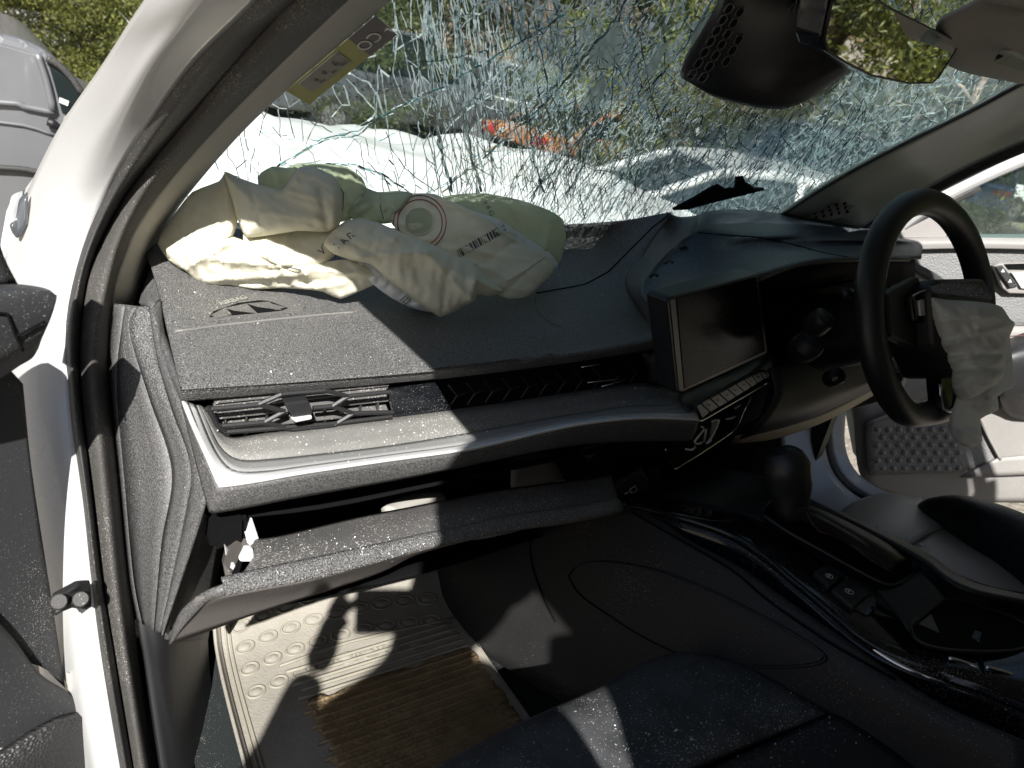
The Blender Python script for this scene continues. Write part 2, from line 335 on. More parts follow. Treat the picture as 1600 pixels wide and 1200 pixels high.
S3t = [(700, -140), (545, 0), (400, 138), (312, 230), (252, 300), (212, 357), (200, 387), (179, 447), (177, 476)]
trim_in = [Y(px, py, interp(SEAMY, py)+.024) for px, py in S3t]
S4 = [G(770, -140, -.012), G(612, 0, -.012), G(400, 185, -.012), G(300, 297, -.012), Y(262, 350, 1.07), Y(246, 377, 1.06), Y(232, 402, 1.05), Y(218, 444, 1.02), Y(210, 478, 1.0)]
surf('pillar_trim', [trim_in, [a.lerp(b, .5)+Vector((-.004, -.012, 0)) for a, b in zip(resample(trim_in, 9), resample(S4, 9))], S4], 'pillar_cloth', CAR, n=30, kv=4, thick=.004, label='beige inner pillar trim')
# door shell bits behind the pillar: fender and mirror foot at far left
surf('fender', [[Y(10, 330, 1.05), Y(22, 306, 1.06), Y(38, 297, 1.08)], [Y(-4, 420, 1.02), Y(14, 420, 1.02), Y(30, 400, 1.02)], [Y(-10, 560, 1.0), Y(12, 560, 1.0), Y(40, 560, 1.0)]], 'white_paint', CAR)
surf('fender', [[Y(26, 335, 1.0), Y(30, 312, 1.0), Y(42, 300, 1.0)], [Y(20, 352, .99), Y(27, 372, .99), Y(40, 350, .99)]], 'dark_paint', CAR, label='dark gap behind the front fender')
# ---- roof, rear and far side of the shell
def col(pts): return [A(*p) for p in pts]
RX = .185
RF = [(.60, .118), (.605, .145), (.60, .160), (.53, .172), (.50, .175), (.50, .175)]
RXS = [RX, .45, .75, 1.0, 1.22, 1.485]
roof_rows = [[A(x_, y_, z_) for x_, (y_, z_) in zip(RXS, RF)]]+[col([(RX, y, zl), (.45, y, zc-.01), (.75, y, zc), (1.0, y, zc), (1.22, y, zc), (1.485, y, zl+.03)]) for y, zl, zc in
             [(.38, .150, .185), (.1, .185, .215), (-.4, .20, .235), (-1.1, .19, .225), (-1.7, .13, .17), (-2.1, .02, .05)]]
surf('roof', roof_rows, 'white_paint', CAR, thick=.012)
hl_rows = [[p-Vector((0, .03 if k == 0 else 0, .013)) for p in r] for k, r in enumerate(roof_rows)]
surf('headlining', hl_rows, 'headlining', CAR, thick=.004)
rail = [A(.20, .62, .09), A(.185, .45, .115), A(.178, .3, .135), A(.172, 0, .15), A(.165, -.35, .165), A(.145, -.9, .17), A(.17, -1.6, .10)]
tube('roof_rail', rail, .038, 'rubber', CAR, label='seal along the near roof rail')
tube('roof_rail', [Vector((1.69-p.x, p.y, p.z+.05)) for p in rail], .018, 'rubber', CAR, label='seal along the far roof rail')
def sidepanel(xs, nm, lab, pts, th=.05, mt_='white_paint'):
    prism(nm, [A(xs, *p) for p in pts], (th, 0, 0), mt_, CAR, bev=.01, label=lab)
BPIL = [(-.36, .19), (-.52, .19), (-.62, -.95), (-.42, -.95)]
sidepanel(.08, 'centre_pillar', 'near centre pillar', BPIL); sidepanel(1.54, 'centre_pillar', 'far centre pillar', BPIL, .05, 'black_plastic')
for xx in (.10, 1.57):  # unseen opaque panes added to cut the light inside the cabin
    prism('rear_blackout_pane', [A(xx, -.50, .17), A(xx, -1.45, .14), A(xx, -1.75, -.25), A(xx, -.60, -.27)], (.006, 0, 0), 'car_glass', CAR, bev=0)
REARD = [(-.64, -.28), (-1.3, -.25), (-2.1, -.25), (-2.25, -.6), (-2.25, -.95), (-.64, -.95)]
sidepanel(.06, 'rear_side', 'near rear side', REARD); sidepanel(1.56, 'rear_side', 'far rear side', REARD)
for xx in (.09, 1.55):
    prism('rear_pillar', [A(xx, -1.5, .15), A(xx, -1.95, .05), A(xx, -2.2, -.25), A(xx, -1.75, -.25)], (.04, 0, 0), 'white_paint', CAR, bev=.01)
prism('tailgate', [A(.1, -2.22, -.25), A(1.58, -2.22, -.25), A(1.58, -2.28, -.9), A(.1, -2.28, -.9)], (0, .05, 0), 'white_paint', CAR, bev=.01)
prism('car_floor', [A(.05, .98, -.90), A(1.62, .98, -.90), A(1.62, -2.2, -.90), A(.05, -2.2, -.90)], (0, 0, -.05), 'carpet', CAR, bev=0)
prism('bulkhead', [A(.07, 1.02, -.90), A(.07, 1.16, -.34), A(1.60, 1.16, -.34), A(1.60, 1.02, -.90)], (0, .03, 0), 'cavity', CAR, bev=0)
tube('sill', [A(.04, .70, -.93), A(.03, 0, -.93), A(.03, -.6, -.93)], .05, 'white_paint', CAR, label='near door sill')
tube('sill', [A(1.64, .72, -.93), A(1.65, 0, -.93), A(1.65, -.6, -.93)], .05, 'white_paint', CAR, label='far door sill')
# wheels and skirts, below the picture
for xx in (.02, 1.65):
    for yy in (1.55, -1.25):
        v, f = tube_vf([A(xx-.10, yy, -1.12), A(xx+.10, yy, -1.12)], .33, 28); wv = pydata('wheel', v, f, 'tyre', CAR, False)
        v, f = tube_vf([A(xx-.105, yy, -1.12), A(xx+.105, yy, -1.12)], .2, 20); pydata('rim', v, f, 'silver', wv, False)
# bonnet and front wings, crumpled
def crumple(v):
    out = []
    for p in v:
        a = abs(noise.noise(p*2.3))*.10+abs(noise.noise(p*5.1+Vector((3, 0, 0))))*.035
        t = max(0, min(1, (p.y-1.25)/.6)); out.append(p+Vector((0, 0, a*t)))
    return out
bon = [col([(x_, y_, z_ - .05*abs((x_-.835)/.8)**4) for x_ in (.16, .32, .58, .84, 1.12, 1.42, 1.62)]) for y_, z_ in [(1.20, -.30), (1.35, -.275), (1.6, -.255), (1.85, -.25), (2.1, -.27), (2.28, -.33), (2.36, -.45), (2.38, -.8)]]
surf('bonnet', bon, 'white_body', CAR, ku=6, kv=6, thick=.004, mod=crumple, label='white crumpled bonnet')
for xa, xo in ((.17, -.13), (1.61, .10)):
    surf('front_wing', [[A(xa, 1.18, -.325), A(xa, 1.6, -.30), A(xa, 2.1, -.33), A(xa, 2.36, -.5)], [A(xa+xo, 1.15, -.50), A(xa+xo, 1.6, -.52), A(xa+xo, 2.1, -.55), A(xa+xo*.6, 2.36, -.6)], [A(xa+xo, 1.1, -.9), A(xa+xo, 1.6, -.80), A(xa+xo, 2.1, -.85), A(xa+xo*.6, 2.36, -.95)]], 'white_body', CAR, mod=crumple)
prism('far_kick_panel', [A(1.53, .80, -.92), A(1.53, 1.12, -.92), A(1.53, 1.12, -.28), A(1.53, .80, -.24)], (.02, 0, 0), 'black_plastic', CAR, bev=0)
prism('near_kick_panel', [A(.085, .84, -.92), A(.085, 1.12, -.92), A(.085, 1.12, -.36), A(.085, .90, -.36)], (.02, 0, 0), 'black_plastic', CAR, bev=0)
prism('dash_backing', [A(.98, .93, -.34), A(1.54, .93, -.28), A(1.54, .93, -.62), A(.95, .93, -.62)], (0, .02, 0), 'cavity', CAR, bev=0)  # added dark sheet so the gap behind the dash end reads black
# scuttle (black, below the glass)
surf('scuttle', [[A(.1, 1.14, -.30), A(.8, 1.14, -.30), A(1.58, 1.14, -.30)], [A(.1, 1.22, -.33), A(.8, 1.22, -.33), A(1.58, 1.22, -.33)]], 'black_plastic', CAR)
# wiper lying under the crazed glass
prism('cowl_blade', [G(1052, 329, -.010), G(1085, 312, -.012), G(1110, 297, -.014), G(1124, 291, -.016), G(1135, 298, -.016), G(1160, 296, -.016), G(1196, 297, -.016), G(1160, 306, -.016), G(1110, 318, -.014), G(1075, 328, -.012)], (0, .006, .004), 'cavity', CAR, bev=.001, label='broken black cowl strip poking up through the glass')
prism('cowl_blade', [G(1149, 298, -.018), G(1151, 280, -.018), G(1163, 279, -.018), G(1166, 288, -.018), G(1176, 292, -.018), G(1178, 298, -.018)], (0, .006, .004), 'cavity', CAR, bev=.001, label='small black clip on the cowl strip')
# ---- far A pillar, headliner corner, visor
fp_top = [G(1214, 338, -.01), G(1300, 283, -.01), G(1400, 229, -.01), G(1500, 180, -.01), G(1592, 131, -.01), G(1700, 75, -.01)]
fp_mid = [X(1262, 350, 1.50), X(1340, 305, 1.49), X(1440, 262, 1.475), X(1540, 205, 1.46), X(1620, 165, 1.45), X(1740, 110, 1.44)]
fp_bot = [X(1318, 372, 1.57), X(1412, 316, 1.56), X(1500, 268, 1.55), X(1560, 240, 1.54), X(1625, 212, 1.53), X(1760, 150, 1.52)]
surf('pillar_trim', [fp_top, fp_mid, fp_bot], 'far_pillar', CAR, n=24, kv=5, thick=.006, label='grey far pillar trim')
tube('glass_seal', [p+Vector((0, -.006, .002)) for p in fp_top], .0035, 'black_plastic', CAR, seg=6)
tube('door_seal', [p+Vector((.012, 0, -.006)) for p in fp_bot], .010, 'rubber', CAR, seg=8, label='far door seal')
# speaker grille at the foot of the far pillar
gp = X(1292, 336, 1.50)
grl = part('tweeter_grille', CAR)
pv = [X(a_, b_, 1.478) for a_, b_ in ((1262, 340), (1280, 322), (1318, 317), (1334, 322), (1318, 338), (1290, 345))]
prism('grille_plate', pv, (.006, .004, 0), 'door_grey', grl, bev=.001)
for i in range(3):
    for j in range(5):
        q = X(1276+j*12-i*2, 338-j*2.4-i*6+2, 1.4775)
        v, f = tube_vf([q, q+Vector((.004, .002, .0))], .0042, 6); pydata('grille_hole', v, f, 'cavity', grl, False)
hd = [[G(1020, -60, -.02), G(1200, -30, -.02), G(1370, 0, -.02), G(1425, 42, -.02), G(1483, 45, -.02)],]
surf('header_trim', [[G(1590, -50, -.012), G(1530, 2, -.012), G(1463, 42, -.012), G(1484, 104, -.012), G(1592, 131, -.012)],
                     [Y(1640, -70, .50), Y(1590, 0, .51), Y(1560, 40, .52), Y(1580, 90, .54), Y(1640, 130, .56)], [Y(1760, -70, .42), Y(1740, 0, .42), Y(1720, 40, .42), Y(1730, 90, .44), Y(1740, 150, .46)]], 'headlining', CAR, ku=5, kv=4, thick=.006)
prism('sun_visor', [Y(1552, 97, .53), Y(1610, 72, .53), Y(1690, 80, .50), Y(1690, 140, .50), Y(1600, 114, .53)], (0, .0, .012), 'far_pillar', CAR, bev=.003)
# ---- far door aperture: white jamb, black seal, far door
FJ = [(1262, 640, 1.60), (1264, 690, 1.6), (1275, 740, 1.6), (1300, 772, 1.6), (1345, 795, 1.6), (1420, 812, 1.6)]
FJ2 = [(1290, 640), (1288, 690), (1300, 735), (1325, 765), (1360, 785), (1430, 800)]
def fx(pts, x_): return [X(p[0], p[1], x_) for p in pts]
surf('door_pillar', [fx([(1222, 640), (1222, 700), (1235, 755), (1262, 800), (1300, 830), (1400, 860)], 1.46), fx([(1248, 640), (1248, 690), (1262, 745), (1290, 785), (1335, 812), (1430, 835)], 1.50), fx(FJ2, 1.56)], 'white_paint', CAR, n=24, label='far white door pillar')
tube('door_seal', [X(a, b, 1.575) for a, b in [(1296, 560), (1293, 600), (1291, 640), (1290, 690), (1302, 735), (1328, 765), (1366, 784), (1440, 800)]], .0105, 'rubber', CAR, seg=8, label='black seal round the far door opening')
surf('door_pillar', [fx([(1300, 600), (1299, 640), (1298, 690), (1310, 732), (1335, 760), (1372, 778), (1440, 792)], 1.62), fx([(1325, 590), (1322, 640), (1320, 690), (1330, 725), (1352, 750), (1385, 768), (1440, 782)], 1.66)], 'white_paint', CAR, n=24, label='outer step of the far door pillar')
# ---- far (driver's) door, standing open
DP = (1.70, .92, 0); DN = (.5, .87, 0)
def D(px, py, off=0): return PL(px, py, (DP[0]-.5*off, DP[1]-.87*off, 0), DN)
def Ds(l, off=0): return [D(a, b, off) for a, b in l]
VD = Vector((.5, .87, 0))
prism('door_skin', Ds([(1372, 372), (1760, 372), (1760, 792), (1560, 786), (1400, 784), (1345, 720), (1330, 640), (1340, 500)], -.06), VD*.05, 'white_body', CAR, bev=.006, label='far door shell')
surf('door_frame', [Ds([(1340, 385), (1400, 345), (1450, 310), (1520, 274), (1600, 236), (1720, 185)], .0), Ds([(1352, 392), (1410, 351), (1458, 319), (1524, 284), (1604, 249), (1724, 200)], .01), Ds([(1362, 398), (1418, 357), (1464, 325), (1530, 291), (1608, 257), (1728, 208)], 0)], 'white_paint', CAR, n=20, thick=.01, label='white frame of the far door window')
surf('door_frame', [Ds([(1328, 376), (1385, 338), (1440, 303), (1512, 264), (1592, 226), (1715, 172)], .02), Ds([(1340, 385), (1400, 345), (1450, 310), (1520, 274), (1600, 236), (1720, 185)], .012)], 'door_grey', CAR, n=20, thick=.01, label='grey channel above the far door window')
surf('door_frame', [Ds([(1362, 398), (1418, 357), (1464, 325), (1530, 291)], .004), Ds([(1382, 392), (1425, 364), (1470, 332), (1534, 298)], .0)], 'rubber', CAR, n=12, thick=.006, label='rubber lip of the far door window')
prism('side_window', Ds([(1372, 400), (1420, 358), (1464, 326), (1530, 292), (1608, 258), (1730, 208), (1760, 372), (1372, 372)], -.02), VD*.004, 'side_glass', CAR, bev=0)
prism('quarter_panel', Ds([(1388, 372), (1462, 336), (1490, 335), (1486, 345), (1478, 371)], .004), VD*.01, 'door_grey', CAR, bev=.001, label='grey corner panel of the far door window')
surf('door_card', [Ds([(1386, 372), (1480, 370), (1560, 371), (1640, 372), (1760, 374)], .0), Ds([(1386, 380), (1480, 377), (1560, 378), (1640, 380), (1760, 382)], .03), Ds([(1384, 392), (1480, 389), (1560, 389), (1640, 391), (1760, 393)], .03)], 'door_grey', CAR, kv=5, label='belt rail of the far door')
surf('door_card', [Ds([(1380, 390), (1440, 388), (1500, 388), (1560, 388), (1760, 392)], .012), Ds([(1372, 430), (1440, 430), (1500, 430), (1560, 430), (1760, 432)], .012), Ds([(1360, 520), (1440, 520), (1500, 520), (1560, 520), (1760, 520)], .014)], 'speaker_cloth', CAR, label='dotted cloth of the far door card')
surf('door_card', [Ds([(1366, 398), (1400, 402), (1440, 415), (1480, 440), (1510, 470), (1540, 520)], .03), Ds([(1366, 408), (1400, 412), (1436, 428), (1470, 452), (1498, 482), (1520, 520)], .03)], 'door_plastic', CAR, kv=3, label='dark curved band on the far door card')
surf('door_card', [Ds([(1366, 409), (1400, 413), (1436, 429), (1470, 453), (1498, 483), (1520, 520)], .024), Ds([(1360, 440), (1385, 445), (1410, 458), (1435, 475), (1455, 500), (1470, 530)], .02)], 'door_grey', CAR, kv=3, label='smooth grey panel below the band')
surf('door_card', [Ds([(1350, 505), (1450, 510), (1600, 510), (1760, 515)], .02), Ds([(1340, 560), (1450, 560), (1600, 560), (1760, 565)], .03), Ds([(1335, 640), (1450, 640), (1600, 640), (1760, 645)], .03), Ds([(1340, 725), (1450, 745), (1600, 742), (1760, 745)], .03), Ds([(1352, 760), (1450, 785), (1600, 785), (1760, 790)], .02)], 'door_grey', CAR, label='grey lower part of the far door card')
surf('door_pocket', [Ds([(1354, 662), (1420, 640), (1480, 650), (1530, 660), (1562, 716)], .045), Ds([(1352, 690), (1420, 690), (1480, 690), (1530, 690), (1561, 718)], .042), Ds([(1358, 743), (1420, 741), (1480, 740), (1500, 738), (1558, 722)], .045)], 'speaker_cloth', CAR, label='dotted pocket of the far door')
for i in range(6):
    for j in range(8):
        q = D(1372+j*17+(i % 2)*8, 672+i*12, .047)
        v, f = tube_vf([q, q-VD*.004], [.008, .002], 6)
        if i*8+j == 0: dm = part('pocket_dimples', CAR)
        pydata('dimple', v, f, 'door_grey', dm, False)
surf('door_card', [Ds([(1560, 716), (1600, 712), (1660, 705), (1760, 700)], .05), Ds([(1500, 746), (1600, 742), (1660, 740), (1760, 740)], .055)], 'door_grey', CAR, label='light rail at the foot of the far door')
tube('door_card', Ds([(1354, 661), (1420, 636), (1486, 610), (1520, 640), (1548, 690), (1563, 718)], .05), .004, 'door_grey', CAR, seg=6, label='rim round the far door pocket')
surf('armrest', [Ds([(1572, 535), (1600, 520), (1680, 510), (1760, 512)], .05), Ds([(1566, 560), (1600, 552), (1680, 545), (1760, 545)], .12), Ds([(1562, 610), (1600, 612), (1680, 612), (1760, 612)], .12), Ds([(1566, 640), (1595, 655), (1680, 655), (1760, 655)], .05)], 'leather', CAR, kv=6, thick=.01, label='dark door armrest with red stitching')
tube('stitching', Ds([(1573, 526), (1600, 524), (1680, 520)], .085), .0015, 'stitch', CAR, seg=5, label='red stitching of the armrest')
hb = part('door_handle', CAR)
prism('handle_bezel', Ds([(1548, 414), (1556, 410), (1640, 406), (1640, 458), (1572, 456), (1562, 448)], .02), -VD*.012, 'door_grey', hb, bev=.003)
prism('handle_recess', Ds([(1570, 413), (1640, 411), (1640, 422), (1576, 421)], .034), VD*.003, 'cavity', hb, bev=0)
prism('lock_button', Ds([(1553, 416), (1564, 414), (1590, 446), (1576, 449)], .034), -VD*.006, 'door_plastic', hb, bev=.002)
prism('handle_lever', Ds([(1578, 425), (1640, 424), (1640, 452), (1594, 450)], .034), -VD*.005, 'silver', hb, bev=.003)
for (a, b) in ((1567, 423), (1578, 439)):
    prism('button_mark', Ds([(a, b-3), (a+3, b+2), (a-3, b+2)], .0405), -VD*.0006, 'paper', hb, bev=0)
# dark triangle between dashboard and far door (shade gap and vent end)
prism('dash_end_cap', fx([(1345, 372), (1392, 392), (1420, 420), (1440, 520), (1400, 620), (1330, 640), (1320, 500)], 1.56), (.02, 0, 0), 'door_grey', CAR, bev=.003, label='far end of the dashboard')
# ================================================================== near door (open, at far left)
NP = (0.0, .74, 0); NN = (-.42, .9, 0)
def W(px, py, off=0): return PL(px, py, (0, .74-off, 0), NN)
def Ws(l, off=0): return [W(a, b, off) for a, b in l]
VN = Vector((-.42, .9, 0)).normalized()
surf('door_card', [Ws([(-260, 430), (-60, 470), (2, 560), (36, 600)], .0), Ws([(-260, 640), (-60, 680), (20, 700), (50, 737)], .0), Ws([(-260, 840), (-60, 870), (30, 880), (75, 900)], .0), Ws([(-260, 1000), (-60, 1020), (60, 1040), (102, 1075)], .0)], 'door_plastic', CAR, thick=.02, label='black card of the near door')
surf('door_card', [Ws([(-260, 880), (-60, 930), (10, 985), (60, 1050), (102, 1078)], .01), Ws([(-260, 1000), (-60, 1080), (10, 1090), (70, 1100), (140, 1115)], .02), Ws([(-260, 1160), (-60, 1160), (20, 1170), (70, 1160), (150, 1150)], .025)], 'door_plastic', CAR, thick=.02, label='raised lower part of the near door card')
surf('speaker_grille', [Ws([(-60, 1230), (20, 1172), (90, 1130), (142, 1118)], .035), Ws([(-60, 1400), (40, 1400), (120, 1400), (200, 1400)], .03)], 'dark_mesh', CAR, thick=.01, kv=6, label='perforated speaker grille of the near door')
surf('door_top', [Ws([(-260, 455), (-60, 448), (0, 444), (30, 444), (62, 448), (78, 453)], .035), Ws([(-260, 470), (-60, 455), (0, 452), (30, 450), (66, 452), (86, 460)], .08), Ws([(-260, 490), (-60, 478), (0, 474), (40, 466), (76, 462), (89, 465)], .09),
      Ws([(-260, 560), (-60, 540), (0, 530), (40, 516), (64, 505), (80, 496)], .09), Ws([(-260, 640), (-60, 605), (0, 572), (30, 553), (52, 540), (66, 528)], .08), Ws([(-260, 660), (-60, 625), (0, 592), (30, 572), (50, 560), (60, 545)], .02)], 'door_plastic', CAR, kv=4, thick=.02, label='black top rail of the near door')
tube('door_top', Ws([(-20, 488), (8, 490), (14, 497), (24, 524), (36, 548)], .093), .0012, 'cavity', CAR, seg=5, label='seam in the near door rail')
tube('door_top', Ws([(26, 526), (50, 512), (70, 502)], .093), .001, 'cavity', CAR, seg=5, label='seam at the end of the near door rail')
surf('door_frame', [Ws([(-10, 300), (-6, 350), (6, 400), (28, 444)], .03), Ws([(-60, 300), (-60, 350), (-60, 400), (-60, 450)], .03)], 'door_plastic', CAR, thick=.02, label='corner panel of the near door window')
# check strap
ck = part('door_check', CAR)
prism('check_arm', [Y(82, 938, .70), Y(104, 926, .70), Y(122, 917, .70), Y(142, 915, .71), Y(144, 948, .71), Y(132, 955, .71), Y(112, 951, .70), Y(86, 962, .70)], (0, .012, 0), 'black_plastic', ck, bev=.003)
for q in ((92, 940, .695), (126, 936, .70)):
    c_ = Y(*q); v, f = tube_vf([c_, c_+(CAM-c_).normalized()*.008], [.0085, .007], 14); pydata('bolt', v, f, 'rubber', ck, False)
tube('check_link', [Y(85, 958, .698), Y(104, 946, .698), Y(118, 938, .698)], .003, 'black_plastic', ck, seg=6)
# paint runs of bare sealer on the jamb
surf('sealer_patch', [[Y(104, 1052, .742), Y(124, 1060, .74), Y(138, 1072, .735)], [Y(107, 1085, .742), Y(128, 1091, .74), Y(148, 1093, .732)], [Y(112, 1096, .742), Y(128, 1095, .74), Y(148, 1094, .732)]], 'pillar_cloth', CAR, thick=.002)
# ================================================================== dashboard
DASH = CAR
eA = [Y(284, 628, .708), Y(500, 609, .708), Y(700, 591, .708), Y(850, 573, .708), Y(980, 553, .705), Y(1040, 541, .70)]
eB = [Y(283, 611, .698), Y(500, 596, .698), Y(700, 578, .698), Y(850, 559, .698), Y(980, 537, .695), Y(1041, 522, .69)]
eC = [Z(281, 598, -.340), Z(498, 582, -.341), Z(698, 566, -.342), Z(850, 545, -.340), Z(975, 520, -.335), Z(1036, 508, -.330)]
eD = [Z(262, 517, -.330), Z(480, 494, -.330), Z(686, 478, -.330), Z(836, 462, -.330), Z(950, 448, -.322), Z(1003, 455, -.312)]
eE = [Z(244, 441, -.315), Z(460, 418, -.315), Z(660, 405, -.316), Z(810, 400, -.315), Z(930, 385, -.300), Z(1000, 405, -.288)]
eF = [A(.16, 1.13, -.285), A(.40, 1.13, -.285), A(.62, 1.13, -.285), Y(810, 352, 1.13), G(940, 349, -.010), G(1050, 331, -.008)]
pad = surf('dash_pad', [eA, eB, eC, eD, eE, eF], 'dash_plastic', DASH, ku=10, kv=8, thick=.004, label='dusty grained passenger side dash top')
# seams on the pad
def on(px, py, o, off=.0008): 
    d = ray(px, py).normalized(); ok, loc, nn, ix = o.ray_cast(CAM, d)
    return loc - d*off if ok else CAM+d*1.1
bpy.context.view_layer.update()
def seam(name, pts, o, r, mt, lab=None, off=.0003, parent=CAR, k=3):
    dense = []
    for (a, b), (c, d) in zip(pts, pts[1:]):
        nseg = max(2, int(math.hypot(c-a, d-b)/14))
        dense += [(a+(c-a)*i/nseg, b+(d-b)*i/nseg) for i in range(nseg)]
    dense.append(pts[-1]); return tube(name, [on(a, b, o, off) for a, b in dense], r, mt, parent, seg=6, k=1, label=lab)
seam('dash_seam', [(274, 518), (340, 509), (420, 500), (500, 492), (560, 487)], pad, .0016, 'shelf', 'dusty seam across the dash top')
seam('dash_seam', [(838, 458), (880, 451), (915, 444), (950, 425), (985, 390), (1020, 355), (1045, 336)], pad, .0014, 'cavity', 'curved seam of the airbag door')
# demister vent with lettering
dv = part('demister_vent', CAR)
def onp(l, off): return [on(a, b, pad, off) for a, b in l]
prism('vent_rim', onp([(311, 492), (322, 482), (345, 470), (390, 458), (420, 456), (455, 461), (476, 478), (474, 484), (400, 492), (318, 501)], .003), (0, 0, -.005), 'dash_plastic_fine', dv, bev=.002)
prism('vent_opening', onp([(327, 495), (334, 486), (372, 473), (404, 469), (420, 470), (450, 481), (440, 485), (380, 491)], .0042), (0, 0, -.004), 'cavity', dv, bev=0)
for q in ([(330, 492), (352, 480), (362, 491), (340, 497)], [(352, 481), (385, 474), (402, 489), (366, 485)], [(386, 474), (420, 471), (440, 484), (402, 479)], [(420, 473), (446, 480), (430, 484)]):
    prism('vent_fin', onp(q, .0052), (0, 0, -.003), 'dash_plastic_fine', dv, bev=0)
a0, a1 = on(346, 477, pad, .0075), on(390, 465, pad, .0075)
text('vent_lettering', 'AIRBAG', a0, a1-a0, on(346, 460, pad, .0075)-a0, .0125, 'sticker_white', dv)
# side cap at the foot of the pillar
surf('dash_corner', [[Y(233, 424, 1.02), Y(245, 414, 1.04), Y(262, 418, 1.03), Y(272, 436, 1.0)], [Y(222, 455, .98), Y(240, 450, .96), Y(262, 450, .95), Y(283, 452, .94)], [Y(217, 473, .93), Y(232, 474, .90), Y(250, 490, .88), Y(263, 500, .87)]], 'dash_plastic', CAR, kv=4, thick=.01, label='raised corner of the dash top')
# end panel of the dashboard
c0 = [Y(176, 474, .90), Y(171, 530, .885), Y(171, 600, .865), Y(185, 737, .82), Y(201, 900, .77), Y(214, 972, .745)]
c1 = [Y(196, 476, .885), Y(190, 512, .87), Y(182, 600, .845), Y(193, 737, .80), Y(208, 900, .75), Y(222, 975, .73)]
c2 = [Y(214, 478, .875), Y(202, 516, .855), Y(232, 620, .79), Y(268, 735, .735), Y(252, 850, .70), Y(240, 985, .69)]
c3 = [Y(232, 479, .865), Y(245, 560, .80), Y(268, 640, .735), Y(297, 725, .68), Y(290, 800, .655), Y(250, 988, .66)]
c4 = [Y(241, 481, .86), Y(256, 560, .79), Y(284, 640, .715), Y(322, 740, .66), Y(317, 800, .635), Y(255, 992, .655)]
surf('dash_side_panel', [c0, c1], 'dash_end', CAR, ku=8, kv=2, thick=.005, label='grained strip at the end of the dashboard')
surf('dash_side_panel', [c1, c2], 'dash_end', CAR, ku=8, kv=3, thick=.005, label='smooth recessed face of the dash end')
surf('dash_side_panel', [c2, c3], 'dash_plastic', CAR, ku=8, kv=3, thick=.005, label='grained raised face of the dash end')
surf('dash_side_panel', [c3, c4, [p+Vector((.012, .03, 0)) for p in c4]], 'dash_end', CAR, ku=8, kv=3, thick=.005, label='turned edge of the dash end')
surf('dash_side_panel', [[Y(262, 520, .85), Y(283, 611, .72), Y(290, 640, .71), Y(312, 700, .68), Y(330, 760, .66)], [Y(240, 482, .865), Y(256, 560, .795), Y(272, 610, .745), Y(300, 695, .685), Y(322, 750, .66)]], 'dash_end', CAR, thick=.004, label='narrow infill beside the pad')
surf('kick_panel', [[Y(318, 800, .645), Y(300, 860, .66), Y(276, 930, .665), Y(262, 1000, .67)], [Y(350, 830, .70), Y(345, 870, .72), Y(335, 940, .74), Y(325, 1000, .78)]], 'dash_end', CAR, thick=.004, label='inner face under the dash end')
surf('kick_panel', [[Y(205, 900, .765), Y(220, 985, .735), Y(232, 1060, .715), Y(262, 1240, .66)], [Y(262, 985, .74), Y(268, 1050, .73), Y(278, 1120, .71), Y(300, 1240, .68)], [Y(324, 985, .86), Y(328, 1050, .83), Y(336, 1120, .80), Y(346, 1240, .74)]], 'black_plastic', CAR, thick=.006, label='black kick panel beside the mat')
# ---- silver edged shelf, fascia, vents
def YY(l): return [Y(*q) for q in l]
Rout = YY([(283, 627, .704), (299, 668, .672), (320, 716, .642), (338, 756, .620), (344, 763, .617), (400, 756, .615), (472, 743, .613), (600, 724, .613), (720, 707, .613), (780, 694, .613), (900, 667, .612), (1000, 656, .608), (1092, 658, .60)])
Rrim = YY([(289, 627, .702), (305, 668, .669), (325, 712, .640), (343, 750, .619), (352, 756, .616), (402, 750, .613), (472, 738, .611), (600, 719, .611), (720, 703, .611), (780, 690, .611), (900, 663, .610), (1000, 652, .606), (1092, 654, .60)])
Rsil = YY([(307, 633, .705), (318, 660, .687), (332, 693, .665), (350, 722, .645), (372, 736, .636), (420, 735, .632), (472, 728, .631), (600, 711, .631), (720, 695, .631), (780, 682, .631), (900, 656, .630), (1000, 645, .626), (1088, 643, .615)])
Rlit = YY([(312, 633, .707), (326, 662, .69), (343, 695, .675), (362, 713, .667), (386, 719, .664), (430, 716, .662), (480, 711, .662), (600, 697, .662), (720, 678, .662), (780, 667, .662), (900, 646, .66), (1000, 633, .65), (1085, 634, .625)])
Rbak = YY([(321, 637, .71), (331, 652, .705), (342, 669, .702), (352, 679, .70), (368, 683, .70), (420, 676, .70), (500, 665, .70), (612, 652, .70), (720, 638, .70), (780, 630, .70), (900, 612, .70), (1000, 598, .70), (1062, 612, .68)])
surf('dash_shelf', [Rout, Rrim, Rsil], 'silver', CAR, n=110, kv=3, thick=.003, label='bright silver edge strip of the dash shelf')
surf('dash_shelf', [Rsil, Rlit], 'satin', CAR, n=110, kv=3, thick=.003, label='satin grey border of the dash shelf')
surf('dash_shelf', [Rlit, Rbak], 'shelf', CAR, n=110, kv=3, thick=.003, label='dusty shelf floor below the vents')
Fdn = YY([(283, 634, .71), (296, 685, .68), (311, 745, .645), (326, 799, .625), (331, 803, .622), (400, 791, .620), (472, 777, .620), (600, 754, .620), (720, 731, .620), (780, 718, .620), (900, 696, .620), (1000, 690, .616), (1080, 690, .61)])
surf('fascia', [Rout, [a.lerp(b, .5)+Vector((0, -.002, 0)) for a, b in zip(Rout, Fdn)], Fdn], 'dash_end', CAR, n=90, kv=3, thick=.006, label='grey fascia strip under the silver edge')
box('fascia_bracket', Y(352, 818, .66), (.035, .04, .04), 'cavity', CAR, bev=.006)
